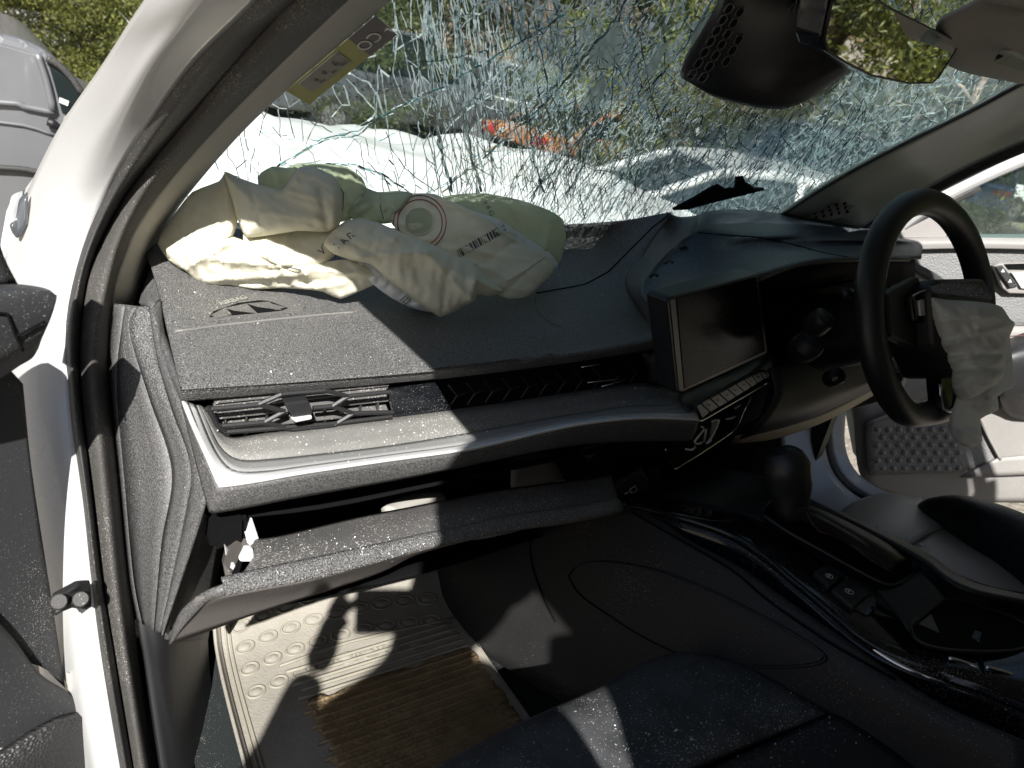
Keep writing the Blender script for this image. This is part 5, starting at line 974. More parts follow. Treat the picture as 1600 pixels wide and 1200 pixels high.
mcorn = [(1302, -25), (1330, -30), (1386, 10), (1450, 42), (1500, 66), (1494, 80), (1468, 122), (1458, 131), (1420, 132), (1360, 119), (1318, 98), (1290, 80), (1284, 60), (1292, 20)]
mn = Vector((.155, -.965, -.150)).normalized()
def MM(px, py, off=0): return PL(px, py, tuple((MP-CAM)+mn*off), tuple(mn))
mr = part('rear_view_mirror', CAR)
prism('mirror_case', [MM(a, b, 0) for a, b in mcorn], -mn*.035, 'gloss_black', mr, bev=.004, seg=3)
c_x = sum(a for a, b in mcorn)/len(mcorn); c_y = sum(b for a, b in mcorn)/len(mcorn)
prism('mirror_glass', [MM(a+(c_x-a)*.045+2, b+(c_y-b)*.05, .002) for a, b in mcorn], -mn*.003, 'mirror_glass', mr, bev=0)
vt, ft = tube_vf([MM(a+(c_x-a)*.03+1, b+(c_y-b)*.035, .001) for a, b in mcorn], .0016, 6, closed=True); pydata('mirror_bezel', vt, ft, 'bezel', mr)
tube('mirror_stem', [Y(1250, 20, .66), Y(1290, 30, .62), Y(1330, 40, .59)], .02, 'black_plastic', mr, seg=12)
# ================================================================== windscreen
WS = part('windscreen', CAR)
NX, NY_ = 26, 14; rr_ = random.Random(5)
gv = []
for j in range(NY_+1):
    for i in range(NX+1):
        t = j/NY_; x0_ = .10+(.155-.10)*t; x1_ = 1.57-(.155-.10)*t; x_ = x0_+(x1_-x0_)*(i/NX); y_ = 1.17-.63*t
        jx = 0 if i in (0, NX) else rr_.uniform(-.02, .02); jy = 0 if j in (0, NY_) else rr_.uniform(-.012, .012)
        gv.append(A(x_+jx, y_+jy, -.22+.75*(1.06-y_-jy)+.002+rr_.uniform(-.0009, .0009)))
gf = []
for j in range(NY_):
    for i in range(NX):
        a = j*(NX+1)+i; b = a+1; c_ = a+NX+2; d = a+NX+1; gf += [(a, b, c_), (a, c_, d)] if rr_.random() < .5 else [(a, b, d), (b, c_, d)]
pydata('glass_pane', gv, gf, 'windscreen_glass', WS, smooth=False)
# density of the crazing over the pane, in picture coordinates
def dens(x, y):
    d = .13
    d += .9*math.exp(-(((x-1120)/190)**2+((y-265)/85)**2))
    d += .75*math.exp(-(((x-960)/120)**2+((y-235)/95)**2))
    d += .55*math.exp(-(((x-1340)/170)**2+((y-170)/100)**2))
    d += .45*math.exp(-(((x-1000)/120)**2+((y-120)/110)**2))
    d += .35*math.exp(-(((x-900)/90)**2+((y-90)/110)**2))
    d += .3*math.exp(-(((x-600)/260)**2+((y-285-(x-600)*.1)/22)**2))
    dl, t = segd(x, y, (520, 215), (800, 60)); d += .25*math.exp(-dl/9)
    dl, t = segd(x, y, (700, 295), (985, 0)); d += .45*math.exp(-dl/12)
    dl, t = segd(x, y, (1115, 0), (900, 320)); d += .5*math.exp(-dl/12)
    return min(1, d)
def voro(n, stretch, ang, mask, seed, maxpts=None):
    """edges of a stretched Voronoi pattern, picture coordinates"""
    r = np.random.default_rng(seed); ca, sa = math.cos(ang), math.sin(ang); P = []
    tries = 0
    while len(P) < n and tries < n*60:
        tries += 1; x = r.uniform(240, 1660); y = r.uniform(-110, 400)
        if r.random() < mask(x, y): P.append((x, y))
    Q = [Vector(((x*ca+y*sa)/stretch, -x*sa+y*ca)) for x, y in P]
    vo, eo, fo, *_r = delaunay_2d_cdt(Q, [], [], 0, 1e-3)
    cc = []
    for f in fo:
        a, b, c = (vo[i] for i in f); d = 2*(a.x*(b.y-c.y)+b.x*(c.y-a.y)+c.x*(a.y-b.y))
        if abs(d) < 1e-6: cc.append(None); continue
        ux = ((a.x**2+a.y**2)*(b.y-c.y)+(b.x**2+b.y**2)*(c.y-a.y)+(c.x**2+c.y**2)*(a.y-b.y))/d
        uy = ((a.x**2+a.y**2)*(c.x-b.x)+(b.x**2+b.y**2)*(a.x-c.x)+(c.x**2+c.y**2)*(b.x-a.x))/d
        X_ = ux*stretch; cc.append((X_*ca-uy*sa, X_*sa+uy*ca))
    em = {}
    for fi, f in enumerate(fo):
        for a, b in ((f[0], f[1]), (f[1], f[2]), (f[2], f[0])): em.setdefault((min(a, b), max(a, b)), []).append(fi)
    out = []
    for k, l in em.items():
        if len(l) == 2 and cc[l[0]] and cc[l[1]]:
            a, b = cc[l[0]], cc[l[1]]
            if math.hypot(a[0]-b[0], a[1]-b[1]) < 160 and 200 < a[0] < 1700 and -140 < a[1] < 420: out.append((a, b))
    return out
def wig(pts, amp, seed):
    r = random.Random(seed); out = []
    for (x0, y0), (x1, y1) in zip(pts, pts[1:]):
        L_ = math.hypot(x1-x0, y1-y0); n = max(1, int(L_/9))
        for i in range(n):
            t = i/n; out.append((x0+(x1-x0)*t+r.uniform(-amp, amp), y0+(y1-y0)*t+r.uniform(-amp, amp)))
    out.append(pts[-1]); return out
STR = {'crack_pale': ([], []), 'crack_dark': ([], []), 'crack_amber': ([], [])}
rc = random.Random(11)
def ribbon(a, b, w_, m_, lift):
    sg = -1 if m_ == 'crack_dark' else 1; A_, B_ = G(*a, sg*lift), G(*b, sg*lift); w_ = w_*(1.2 if m_ == 'crack_dark' else 1.75); t = B_-A_
    if t.length < 1e-5: return
    n_ = Vector((0, .6, .8)); s_ = t.cross(n_).normalized(); tilt = rc.uniform(-.9, .9); s_ = (s_*math.cos(tilt)+n_*math.sin(tilt))*w_*.5
    for q in (A_, B_):
        r = q-CAM
        if not (.09 < r.x < 1.575 and .54 < r.y < 1.175): return
    V_, F_ = STR[m_]; k = len(V_); V_ += [A_-s_, A_+s_, B_+s_, B_-s_]; F_.append((k, k+1, k+2, k+3))
def pick(x, y):  # refraction put into crack colour: pale over dark scenery, dark over the white bonnet
    r = rc.random(); bright = .62
    if y > 175 and x < 950: bright = .22
    if x < 820 and y < 170: bright = .72
    if abs(y-195) < 18 and 800 < x < 1100 and r > .93: return 'crack_amber'
    return 'crack_pale' if r < bright else 'crack_dark'
for (n, st, ang, msk, seed, wd) in (
        (600, 1.7, 1.0, lambda x, y: .25+dens(x, y)*.4, 1, (.5, 1.2)),
        (1900, 3.4, math.radians(-52), lambda x, y: max(0, dens(x, y)-.12)*(1 if x > 780 else .12), 2, (.55, 1.25)),
        (750, 2.4, math.radians(-42), lambda x, y: max(0, dens(x, y)-.30), 3, (.45, 1.1)),
        (420, 5.0, math.radians(82), lambda x, y: math.exp(-((x-770)/120)**2)*.8+.02, 4, (.5, 1.2))):
    for a, b in voro(n, st, ang, msk, seed):
        mx_, my_ = (a[0]+b[0])/2, (a[1]+b[1])/2
        if n == 600 and rc.random() > .38+dens(mx_, my_): continue
        w_ = rc.uniform(*wd)*.001*(1.0 if rc.random() > .1 else 1.7); m_ = pick(mx_, my_)
        L_ = math.hypot(a[0]-b[0], a[1]-b[1])
        if L_ > 16:
            p = wig([a, b], 1.1, rc.random()); 
            for u, v_ in zip(p, p[1:]): ribbon(u, v_, w_, m_, .003+rc.random()*.001)
        else: ribbon(a, b, w_, m_, .003+rc.random()*.001)
MAJ = [([(430, 262), (470, 238), (505, 218), (560, 210), (590, 188), (640, 158), (700, 132), (760, 95), (830, 55), (905, 8)], 2.2, 'crack_dark'), ([(508, 216), (560, 205), (600, 180), (665, 150)], 1.6, 'crack_dark'),
       ([(505, 256), (560, 259), (600, 274), (640, 300)], 2.2, 'crack_dark'), ([(430, 262), (500, 252), (570, 262), (610, 288)], 1.2, 'crack_dark'),
       ([(680, 300), (740, 262), (800, 205), (850, 165), (905, 100), (950, 45), (985, -10)], 2.2, 'crack_dark'), ([(690, 300), (760, 238), (830, 195)], 1.6, 'crack_amber'),
       ([(1120, -10), (1075, 65), (1040, 110), (1000, 150), (940, 205), (880, 280)], 1.8, 'crack_dark'), ([(1105, 20), (1020, 110), (930, 190), (850, 262)], 1.4, 'crack_pale'),
       ([(630, 100), (700, 93), (760, 78), (860, 30)], 1.3, 'crack_dark'), ([(400, 205), (470, 215), (500, 220)], 1.1, 'crack_dark'), ([(450, 175), (485, 190), (528, 212)], 1.1, 'crack_dark'),
       ([(603, 205), (610, 230), (640, 270), (680, 300)], 1.2, 'crack_dark'), ([(538, 112), (575, 128), (592, 150), (600, 180)], 1.5, 'crack_pale'), ([(588, 175), (575, 190), (545, 205)], 1.5, 'crack_pale'),
       ([(820, 60), (880, 45), (1000, 28), (1075, 15)], 1.0, 'crack_dark'), ([(1340, 195), (1400, 160), (1450, 138), (1500, 128)], 1.6, 'crack_pale'), ([(1320, 200), (1420, 182), (1480, 172)], 1.2, 'crack_pale'), ([(1290, 240), (1400, 165), (1560, 130)], 1.0, 'crack_pale')]
for x0 in (663, 672, 690, 705, 718, 742, 760, 775, 800, 815, 836, 855, 868):
    MAJ.append(([(x0, -10), (x0+3+rc.uniform(-6, 6), 60), (x0+6+rc.uniform(-8, 8), 140), (x0+14+rc.uniform(-8, 8), 215), (x0+24+rc.uniform(-10, 10), 290)], rc.choice([.8, 1.0, 1.6]), 'V'))
    if x0 in (672, 718, 815): MAJ.append(([(x0-4, -10), (x0+2, 80), (x0+4, 150), (x0+20, 250), (x0+34, 300)], 2.6, 'V'))
for k in range(190):
    x0 = 1150+rc.uniform(-300, 330); y0 = 120+rc.uniform(-90, 190); L_ = rc.uniform(20, 90); MAJ.append(([(x0, y0), (x0-L_*.55, y0+L_*.85)], rc.uniform(.5, 1.1), 'V'))
def sweep(x, y, n_, step, bend, dr=1):
    out = [(x, y)]
    for k in range(n_):
        t = max(0, min(1, (x-850)/700)); ang = math.radians(118+22*t+bend*k+rc.uniform(-5, 5)); x += math.cos(ang)*step*dr; y += math.sin(ang)*step*dr; out.append((x, y))
    return out
for k in range(430):
    x0 = rc.uniform(840, 1640); y0 = rc.uniform(-30, 290)
    if rc.random() > .25+dens(x0, y0): continue
    MAJ.append((sweep(x0, y0, rc.randint(4, 12), rc.uniform(14, 26), rc.uniform(-2.5, 2.5)), rc.choice([.6, .8, .9, 1.1, 1.4]), 'V'))
for k in range(110):
    x0 = rc.uniform(640, 1000); y0 = rc.uniform(-30, 240); p = [(x0, y0)]
    for q in range(rc.randint(2, 6)): x0 += rc.uniform(-2, 9); y0 += rc.uniform(18, 34); p.append((x0, y0))
    MAJ.append((p, rc.choice([.5, .7, .9, 1.2]), 'V'))
for k in range(150):
    x0 = rc.uniform(880, 1560); y0 = rc.uniform(60, 330); p = [(x0, y0)]
    if rc.random() > dens(x0, y0): continue
    for q in range(rc.randint(2, 5)): x0 += rc.uniform(10, 24); y0 += rc.uniform(-11, 9); p.append((x0, y0))
    MAJ.append((p, rc.choice([.5, .7, 1.0]), 'V'))
for i, (l, w_, m_) in enumerate(MAJ):
    p = wig(l, 1.6, i)
    for u, v_ in zip(p, p[1:]):
        mm = m_ if m_ != 'V' else ('crack_pale' if v_[1] < 175 else ('crack_dark' if rc.random() < .6 else 'crack_pale'))
        ribbon(u, v_, w_*.001, mm, .004)
        if w_ > 1.5:
            for q in range(2): dx, dy = rc.uniform(-3, 3), rc.uniform(-3, 3); ribbon((u[0]+dx, u[1]+dy), (v_[0]+dx, v_[1]+dy), w_*.0005, 'crack_pale' if rc.random() < .5 else 'crack_dark', .0045)
nm_ = {'crack_pale': 'pale crack lines', 'crack_dark': 'dark green crack lines', 'crack_amber': 'amber crack lines'}
for k, (V_, F_) in STR.items():
    o = pydata('crack_lines', V_, F_, k, WS, False, nm_[k]); o['kind'] = 'stuff'
# crushed, milky shards in the dense zone, and large loose facets
cv_, cf_ = [], []
for k in range(700):
    x_ = rc.uniform(640, 1600); y_ = rc.uniform(-60, 350); dd = dens(x_, y_)
    if rc.random() > max(0, dd-.35)*1.3: continue
    s_ = rc.uniform(1.5, 4.5); ang = rc.gauss(-.95, .35); el = rc.uniform(1.2, 3)
    pts = []
    for q in range(4):
        th = q*math.pi/2+rc.uniform(-.4, .4); ex_, ey_ = math.cos(th)*s_*el, math.sin(th)*s_
        pts.append(G(x_+ex_*math.cos(ang)-ey_*math.sin(ang), y_+ex_*math.sin(ang)+ey_*math.cos(ang), .0005+rc.random()*.0012))
    if all(.1 < (p-CAM).x < 1.56 and .57 < (p-CAM).y < 1.17 for p in pts): k0_ = len(cv_); cv_ += pts; cf_.append((k0_, k0_+1, k0_+2, k0_+3))
o = pydata('crushed_glass', cv_, cf_, 'crush_milk', WS, False, 'milky crushed glass'); o['kind'] = 'stuff'
frost_mat('shard_glass', (.93, .94, .90), .35, 1.2, .15, .40)
for l in ([(966, 32), (978, 62), (968, 98), (948, 106), (921, 98), (920, 84), (945, 58)], [(945, 118), (944, 140), (932, 184), (906, 168), (925, 140)], [(1048, 62), (1020, 118), (1002, 118), (1030, 75)],
          [(1105, 15), (1112, 30), (1080, 75), (1078, 60)]):
    prism('glass_shard', [G(a, b, -.002-.0002*a % .003) for a, b in l], (0, .0012, .0016), 'shard_glass', WS, bev=0)
# registration label stuck inside the glass
lb = part('window_label', CAR)
def LBL(u, v, off=-.004):   # u along the long side, v across; corners read off the picture
    o_ = G(447, 142, off); e1 = G(587, 24, off)-o_; e2 = G(478, 161, off)-o_; return o_+e1*u+e2*v
def lrect(nm, u0, v0, u1, v1, m_, off, parent=lb): return prism(nm, [LBL(u0, v0, off), LBL(u1, v0, off), LBL(u1, v1, off), LBL(u0, v1, off)], (0, .0003, .0004), m_, parent, bev=0)
lrect('label_sheet', 0, 0, 1.0, 1.15, 'sticker_yellow', -.004); lrect('label_head', .72, 0, 1.0, 1.15, 'sticker_grey', -.0052); lrect('label_panel', .13, .12, .58, .82, 'sticker_white', -.0052)
e1 = (LBL(1, 0)-LBL(0, 0)).normalized(); e2 = (LBL(0, 1)-LBL(0, 0)).normalized()
text('label_print', 'CO', LBL(.90, .42, -.0066), -e1*0-e2*0+(-e1*.35+e2*-.9)*0-e1, e2, .021, 'sticker_pale', lb, .0001)
text('label_print', 'L', LBL(.99, .70, -.0066), -e1, e2, .012, 'sticker_pale', lb, .0001)
for u_0, v_0, s_, t_ in ((.49, .32, '9', .013), (.36, .36, '8', .010), (.26, .40, '6', .010), (.56, .62, 'CO2', .006), (.43, .66, 'km', .005), (.30, .66, 'L/km', .004), (.56, .22, 'g', .005)):
    text('label_print', s_, LBL(u_0, v_0, -.0066), -e1, e2, t_, 'sticker_ink', lb, .0001)
# ================================================================== crumbs of glass
def scatter(name, trees, regions, n, size, label, seed=1):
    r = random.Random(seed); V_ = []; F_ = []
    tot = sum(q[-1] for q in regions)
    for (x0, y0, x1, y1, wgt) in regions:
        for k in range(int(n*wgt/tot)):
            px, py = r.gauss((x0+x1)/2, (x1-x0)/3.6), r.gauss((y0+y1)/2, (y1-y0)/3.6)
            d = ray(px, py).normalized(); best = None
            for t in trees:
                loc, nn, i, dist = t.ray_cast(CAM, d)
                if loc is not None and (best is None or dist < best[1]): best = (loc, dist, nn)
            if best is None: continue
            nn = best[2] if best[2].z > 0 else -best[2]
            if nn.z < .35: continue
            s_ = size*math.exp(r.gauss(-.3, .45)); c_ = best[0]+nn*s_*.35; k_ = len(V_)
            vs = [Vector((r.uniform(-1, 1), r.uniform(-1, 1), r.uniform(-.6, 1)))*s_ for q in range(4)]; V_ += [c_+p for p in vs]
            F_ += [(k_, k_+1, k_+2), (k_, k_+2, k_+3), (k_, k_+3, k_+1), (k_+1, k_+3, k_+2)]
    o = pydata(name, V_, F_, 'crumb', None, False); return tag(o, label, 'glass crumbs', kind='stuff')
bpy.context.view_layer.update()
def trees_of(*names): return [bvh_of(o) for o in list(CAR.children) if any(o.name.split('.')[0] == n_ for n_ in names)]
T_dash = trees_of('dash_pad', 'dash_shelf')
scatter('glass_crumbs', T_dash, [(830, 390, 960, 500, 260), (860, 400, 1010, 480, 120), (900, 595, 1080, 650, 260), (1040, 360, 1140, 500, 160), (290, 520, 640, 600, 120), (350, 655, 760, 720, 260), (250, 440, 500, 510, 90), (1130, 370, 1330, 420, 60), (600, 650, 760, 690, 160)], 1700, .00075, 'fine crumbs of windscreen glass sprinkled over the dashboard', 4)
T_seat = trees_of('driver_seat')
scatter('glass_crumbs', T_seat, [(1320, 800, 1420, 860, 60), (1400, 820, 1480, 870, 60), (1420, 860, 1580, 930, 70)], 190, .0015, 'larger crumbs of glass lying on the driver seat', 5)
T_ps = trees_of('passenger_seat')
scatter('glass_crumbs', T_ps, [(880, 1120, 1250, 1200, 160), (1150, 1060, 1450, 1200, 120)], 300, .0009, 'specks of glass on the passenger seat', 6)
scatter('glass_crumbs', trees_of('glovebox_lid'), [(400, 830, 800, 880, 100), (440, 840, 800, 865, 120)], 420, .0007, 'specks of glass along the open glovebox lid', 7)
# ================================================================== the person taking the picture, standing at the open door
def skinned(name, verts, edges, radii, mt, parent, sub=2, root=0):
    me = bpy.data.meshes.new(name); me.from_pydata(verts, edges, []); me.materials.append(MATS[mt])
    o = bpy.data.objects.new(name, me); C.objects.link(o)
    s = o.modifiers.new('skin', 'SKIN'); s.use_smooth_shade = True
    for i, sv in enumerate(me.skin_vertices[0].data): sv.radius = (radii[i], radii[i]) if not isinstance(radii[i], tuple) else radii[i]; sv.use_root = (i == root)
    ss = o.modifiers.new('subdivision', 'SUBSURF'); ss.levels = sub; ss.render_levels = sub
    if parent is not None: o.parent = parent; o.matrix_parent_inverse = parent_inv(parent)
    return o
PX, PYY = -.05, -.23
PER = thing('person', 'person in dark shirt and trousers holding up a phone outside the open passenger door', 'person', (PX, PYY, 0))
HB_ = {sx: CAM-f_*.115+r_*(.03+.115*sx)-u_*.075 for sx in (-1, 1)}
bv = [(PX, PYY-.06, .95), (PX, PYY-.04, 1.15), (PX, PYY, 1.40), (PX, PYY+.0, 1.52), (PX+.07, PYY+.01, 1.61), (PX+.09, PYY+.02, 1.73),
      (PX-.19, PYY, 1.42), (PX-.24, PYY+.02, 1.20), tuple(HB_[-1]), (PX+.12, PYY, 1.42), (PX+.17, PYY+.02, 1.20), tuple(HB_[1]),
      (PX-.10, PYY-.06, .86), (PX-.11, PYY-.03, .50), (PX-.12, PYY-.08, .10), (PX-.12, PYY+.08, .04), (PX+.10, PYY-.06, .86), (PX+.11, PYY-.03, .50), (PX+.12, PYY-.08, .10), (PX+.12, PYY+.08, .04)]
be = [(0, 1), (1, 2), (2, 3), (3, 4), (4, 5), (2, 6), (6, 7), (7, 8), (2, 9), (9, 10), (10, 11), (0, 12), (12, 13), (13, 14), (14, 15), (0, 16), (16, 17), (17, 18), (18, 19)]
brr = [.15, .135, .15, .06, .085, .095, .065, .045, .028, .06, .052, .03, .09, .06, .045, .04, .09, .06, .045, .04]
skinned('body', bv, be, brr, 'shirt', PER)
for sx in (-1, 1):
    b0 = HB_[sx]; b1 = CAM-f_*.062+r_*(.03+.095*sx)-u_*.04; hv = [tuple(b0), tuple(b1)]; he = [(0, 1)]; hr = [.024, .026]
    for k in range(5):
        a = len(hv); st = b1+u_*(.018*(k-2))*.8
        if k == 0: pts = [b1+u_*.03+r_*(.0)*sx, CAM-f_*.03+r_*(.03+.06*sx)+u_*.005, CAM-f_*.028+r_*(.03+.035*sx)+u_*.01]
        else: pts = [st+f_*.022+r_*.012*sx, CAM-f_*.022+r_*(.03+.092*sx)+u_*(-.052+.017*k), CAM-f_*.020+r_*(.03+.083*sx)+u_*(-.052+.017*k)]
        hv += [tuple(p) for p in pts]; he += [(1, a), (a, a+1), (a+1, a+2)]; hr += [.0095, .0085, .007]
    skinned('hand', hv, he, hr, 'skin', PER, 1)
ph = box('phone', CAM-f_*.014+r_*.03-u_*.02, (.15, .0075, .074), 'gloss_black', None, bev=.003)
me = ph.data; me.transform(Matrix.Translation(-(CAM-f_*.014+r_*.03-u_*.02)))
me.transform(Matrix(((r_.x, f_.x, u_.x, 0), (r_.y, f_.y, u_.y, 0), (r_.z, f_.z, u_.z, 0), (0, 0, 0, 1)))); me.transform(Matrix.Translation(CAM-f_*.014+r_*.03-u_*.02))
tag(ph, 'black phone held level in both hands at the open door', 'phone')
hh = bmesh.new(); bmesh.ops.create_uvsphere(hh, u_segments=16, v_segments=12, radius=.105); bmesh.ops.scale(hh, vec=(.95, 1.05, 1.12), verts=hh.verts); bmesh.ops.translate(hh, vec=(PX+.09, PYY+.0, 1.735), verts=hh.verts)
me = bpy.data.meshes.new('hair'); hh.to_mesh(me); hh.free(); link('hair', me, 'hair', PER)
# ================================================================== outside
def gnd():
    bm = bmesh.new(); bmesh.ops.create_grid(bm, x_segments=90, y_segments=90, size=70)
    for v in bm.verts: v.co.z = noise.noise(v.co*.15)*.12-.03 if v.co.length > 5 else -.01
    for v in bm.verts: v.co.z -= .0
    me = bpy.data.meshes.new('ground'); bm.to_mesh(me); bm.free(); o = link('ground', me, 'ground'); o['kind'] = 'structure'; return o
gnd()
v = []; f = []; nA = 72
for j, (D_, z_) in enumerate([(36, -.4), (42, 3), (50, 9), (60, 15), (68, 17)]):
    for i in range(nA+1):
        a = 2*math.pi*i/nA; v.append(Vector((math.sin(a)*D_, math.cos(a)*D_, z_*(1+.25*noise.noise(Vector((math.sin(a)*3, math.cos(a)*3, j)))))))
for j in range(4):
    for i in range(nA): a = j*(nA+1)+i; f.append((a, a+1, a+nA+2, a+nA+1))
o = pydata('hillside', v, f, 'bank'); o['kind'] = 'structure'
def hdir(px, y=150): d = ray(px, y); h_ = Vector((d.x, d.y, 0)).normalized(); return h_
def leaf_mesh(name, n, rx, rz, z0, size, seed, clumps=26, drop=0):
    r = np.random.default_rng(seed); cc = []
    for k in range(clumps):
        a = r.uniform(0, 2*math.pi); t = r.uniform(0, 1)**.6; zz = r.uniform(-1, 1); w_ = math.sqrt(max(0, 1-zz*zz)); cc.append((math.cos(a)*rx*t*w_, math.sin(a)*rx*t*w_, z0+rz*zz))
    cc = np.array(cc); idx = r.integers(0, clumps, n); off = r.normal(0, 1, (n, 3))*np.array([rx*.15, rx*.15, rz*.10]); c0_ = cc[idx]+off
    c0_[:, 2] = np.maximum(c0_[:, 2], .05)
    a = r.normal(0, 1, (n, 3)); a /= np.linalg.norm(a, axis=1)[:, None]; b = np.cross(a, r.normal(0, 1, (n, 3))); b /= np.linalg.norm(b, axis=1)[:, None]
    if drop: a[:, 2] -= drop; 
    s_ = size*r.uniform(.5, 1.3, n)[:, None]; a *= s_; b *= s_*.30
    V_ = np.stack([c0_-a, c0_+b, c0_+a, c0_-b], 1).reshape(-1, 3); me = bpy.data.meshes.new(name); me.vertices.add(n*4); me.vertices.foreach_set('co', V_.ravel())
    me.loops.add(n*4); me.loops.foreach_set('vertex_index', np.arange(n*4)); me.polygons.add(n); me.polygons.foreach_set('loop_start', np.arange(n)*4); me.update(); me.validate(); return me
crowns = []
for i, (mt__, n, rx, rz, z0, sz, dr) in enumerate([('leaf_bright', 5200, 2.1, 2.6, 4.1, .16, .5), ('leaf_dark', 5200, 2.3, 3.0, 4.6, .17, .2), ('leaf_bright', 4200, 1.7, 2.2, 3.4, .14, .8), ('leaf_dry', 2600, 1.9, 2.4, 3.2, .10, .3)]):
    me = leaf_mesh('crown', int(n*5), rx, rz, z0, sz*.36, 40+i, 46, dr); me.materials.append(MATS[mt__]); crowns.append(me)
shrubs = []
for i, (mt__, n) in enumerate([('leaf_bright', 3600), ('leaf_dark', 3600), ('leaf_dry', 2400)]):
    me = leaf_mesh('foliage', int(n*4), 1.25, .95, 1.0, .03, 60+i, 30, .2); me.materials.append(MATS[mt__]); shrubs.append(me)
def limbs(seed, h, r0, n=7):
    r = random.Random(seed); V_ = []; F_ = []
    def add(P, R):
        v, f = tube_vf(P, R, 7); k = len(V_); V_.extend(v); F_.extend([tuple(i+k for i in q) for q in f])
    top = Vector((r.uniform(-.4, .4), r.uniform(-.4, .4), h)); mid = Vector((r.uniform(-.15, .15), r.uniform(-.15, .15), h*.5))
    add(cr([Vector((0, 0, -.15)), mid, top], 4), [r0*(1-.09*i) for i in range(9)])
    for k in range(n):
        z_ = h*(.25+.1*k); b = Vector((mid.x*.8, mid.y*.8, z_)); a = r.uniform(0, 6.28); e = b+Vector((math.cos(a)*1.3, math.sin(a)*1.3, r.uniform(.5, 1.4))); add([b, b.lerp(e, .5)+Vector((0, 0, .12)), e], [r0*.4, r0*.28, r0*.1])
    me = bpy.data.meshes.new('trunk'); me.from_pydata([tuple(p) for p in V_], [], F_); me.shade_smooth(); return me
trunks = [limbs(i, 5.6, .15+.03*i) for i in range(3)]
for i, t in enumerate(trunks): t.materials.append(MATS[['bark', 'pale_bark', 'bark'][i]])
KIND = ['yellow-green tree', 'dark green tree', 'small bright tree', 'dry half-bare tree']
rt = random.Random(21); SEEN = {}
ORD = ['leftmost', 'second from left', 'third from left', 'fourth from left', 'fifth from left', 'sixth from left', 'seventh from left']
def ordinal(key):
    SEEN[key] = SEEN.get(key, -1)+1; return ORD[SEEN[key]]
def loc_words(px):
    return ('behind the silver van' if px < 300 else 'behind the left of the shattered windscreen' if px < 800 else 'behind the middle of the shattered windscreen' if px < 1100 else 'behind the mirror housing' if px < 1400 else 'seen past the far pillar')
def tree(px, D_, kind, s_=1.0, vec=None, where=None):
    h_ = (vec or hdir(px))*D_; wh = where or loc_words(px); o = thing('tree', '%s %s, %s' % (KIND[kind], wh, ordinal((kind, wh))), 'tree', (h_.x, h_.y, 0), 'trees round the yard'); o.scale = (s_, s_, s_*rt.uniform(.9, 1.15)); o.rotation_euler = (0, 0, rt.uniform(0, 6.28))
    for nm, me in (('trunk', rt.choice(trunks)), ('crown', crowns[kind])):
        c_ = bpy.data.objects.new(nm, me); C.objects.link(c_); c_.parent = o
def shrub(px, D_, kind, s_=1.0):
    h_ = hdir(px)*D_; o = bpy.data.objects.new('shrub', shrubs[kind]); C.objects.link(o); o.location = (h_.x, h_.y, 0); o.rotation_euler = (0, 0, rt.uniform(0, 6.28)); o.scale = (s_, s_, s_*rt.uniform(.8, 1.2))
    wh = loc_words(px); tag(o, '%s %s, %s' % (['yellow-green leafy shrub', 'dark green leafy shrub', 'dry brown twiggy shrub'][kind], wh, ordinal((kind, wh, 's'))), 'shrub', 'shrubs in front of the trees')
for px, D_, k_, s_ in [(-60, 22, 0, 1.2), (60, 19, 3, 1.0), (150, 20, 0, 1.1), (240, 23, 1, 1.2), (330, 20, 0, 1.0), (430, 22, 1, 1.2), (520, 18, 1, 1.1), (610, 20, 1, 1.2), (690, 17, 1, 1.0), (760, 19, 1, 1.2), (840, 16, 3, 1.0), (890, 21, 0, 1.2),
                       (950, 17, 2, 1.1), (1010, 19, 0, 1.2), (1070, 16, 2, 1.2), (1140, 20, 0, 1.2), (1220, 17, 0, 1.0), (1300, 21, 1, 1.2), (1380, 18, 2, 1.1), (1460, 22, 0, 1.2), (1530, 20, 3, 1.1), (1600, 22, 1, 1.2), (1690, 21, 0, 1.2), (200, 28, 1, 1.5), (560, 28, 0, 1.5), (820, 27, 0, 1.5), (1060, 27, 1, 1.5), (1260, 28, 0, 1.5), (1500, 28, 1, 1.5)]:
    tree(px, D_ if px < 1420 else D_+9, k_, s_)
for px, D_, k_, s_ in [(-40, 15, 0, 1.1), (20, 14, 2, 1.0), (70, 15.5, 2, 1.2), (120, 14.5, 0, 1.0), (165, 14, 0, 1.1), (215, 15, 0, 1.0), (470, 13, 1, 1.2), (560, 12, 1, 1.1), (930, 13, 0, 1.1), (1020, 12, 0, 1.1), (1100, 13, 0, 1.2), (1250, 14, 0, 1.1), (1480, 15, 1, 1.1), (1600, 15, 2, 1.1)]:
    shrub(px, D_, k_, s_)
for a, D_, k_, s_ in [(84, 9, 0, .9), (92, 8, 2, 1.0), (80, 7.5, 1, 1.0), (97, 10, 0, 1.0), (103, 8.5, 1, .9), (108, 11, 3, 1.0), (115, 9, 0, 1.0), (124, 12, 1, 1.2), (88, 14, 1, 1.2), (100, 15, 0, 1.3), (135, 13, 0, 1.2), (150, 15, 1, 1.3)]:
    tree(0, D_, k_, s_, Vector((math.sin(math.radians(a)), math.cos(math.radians(a)), 0)), 'on the driver side, reflected in the mirror')
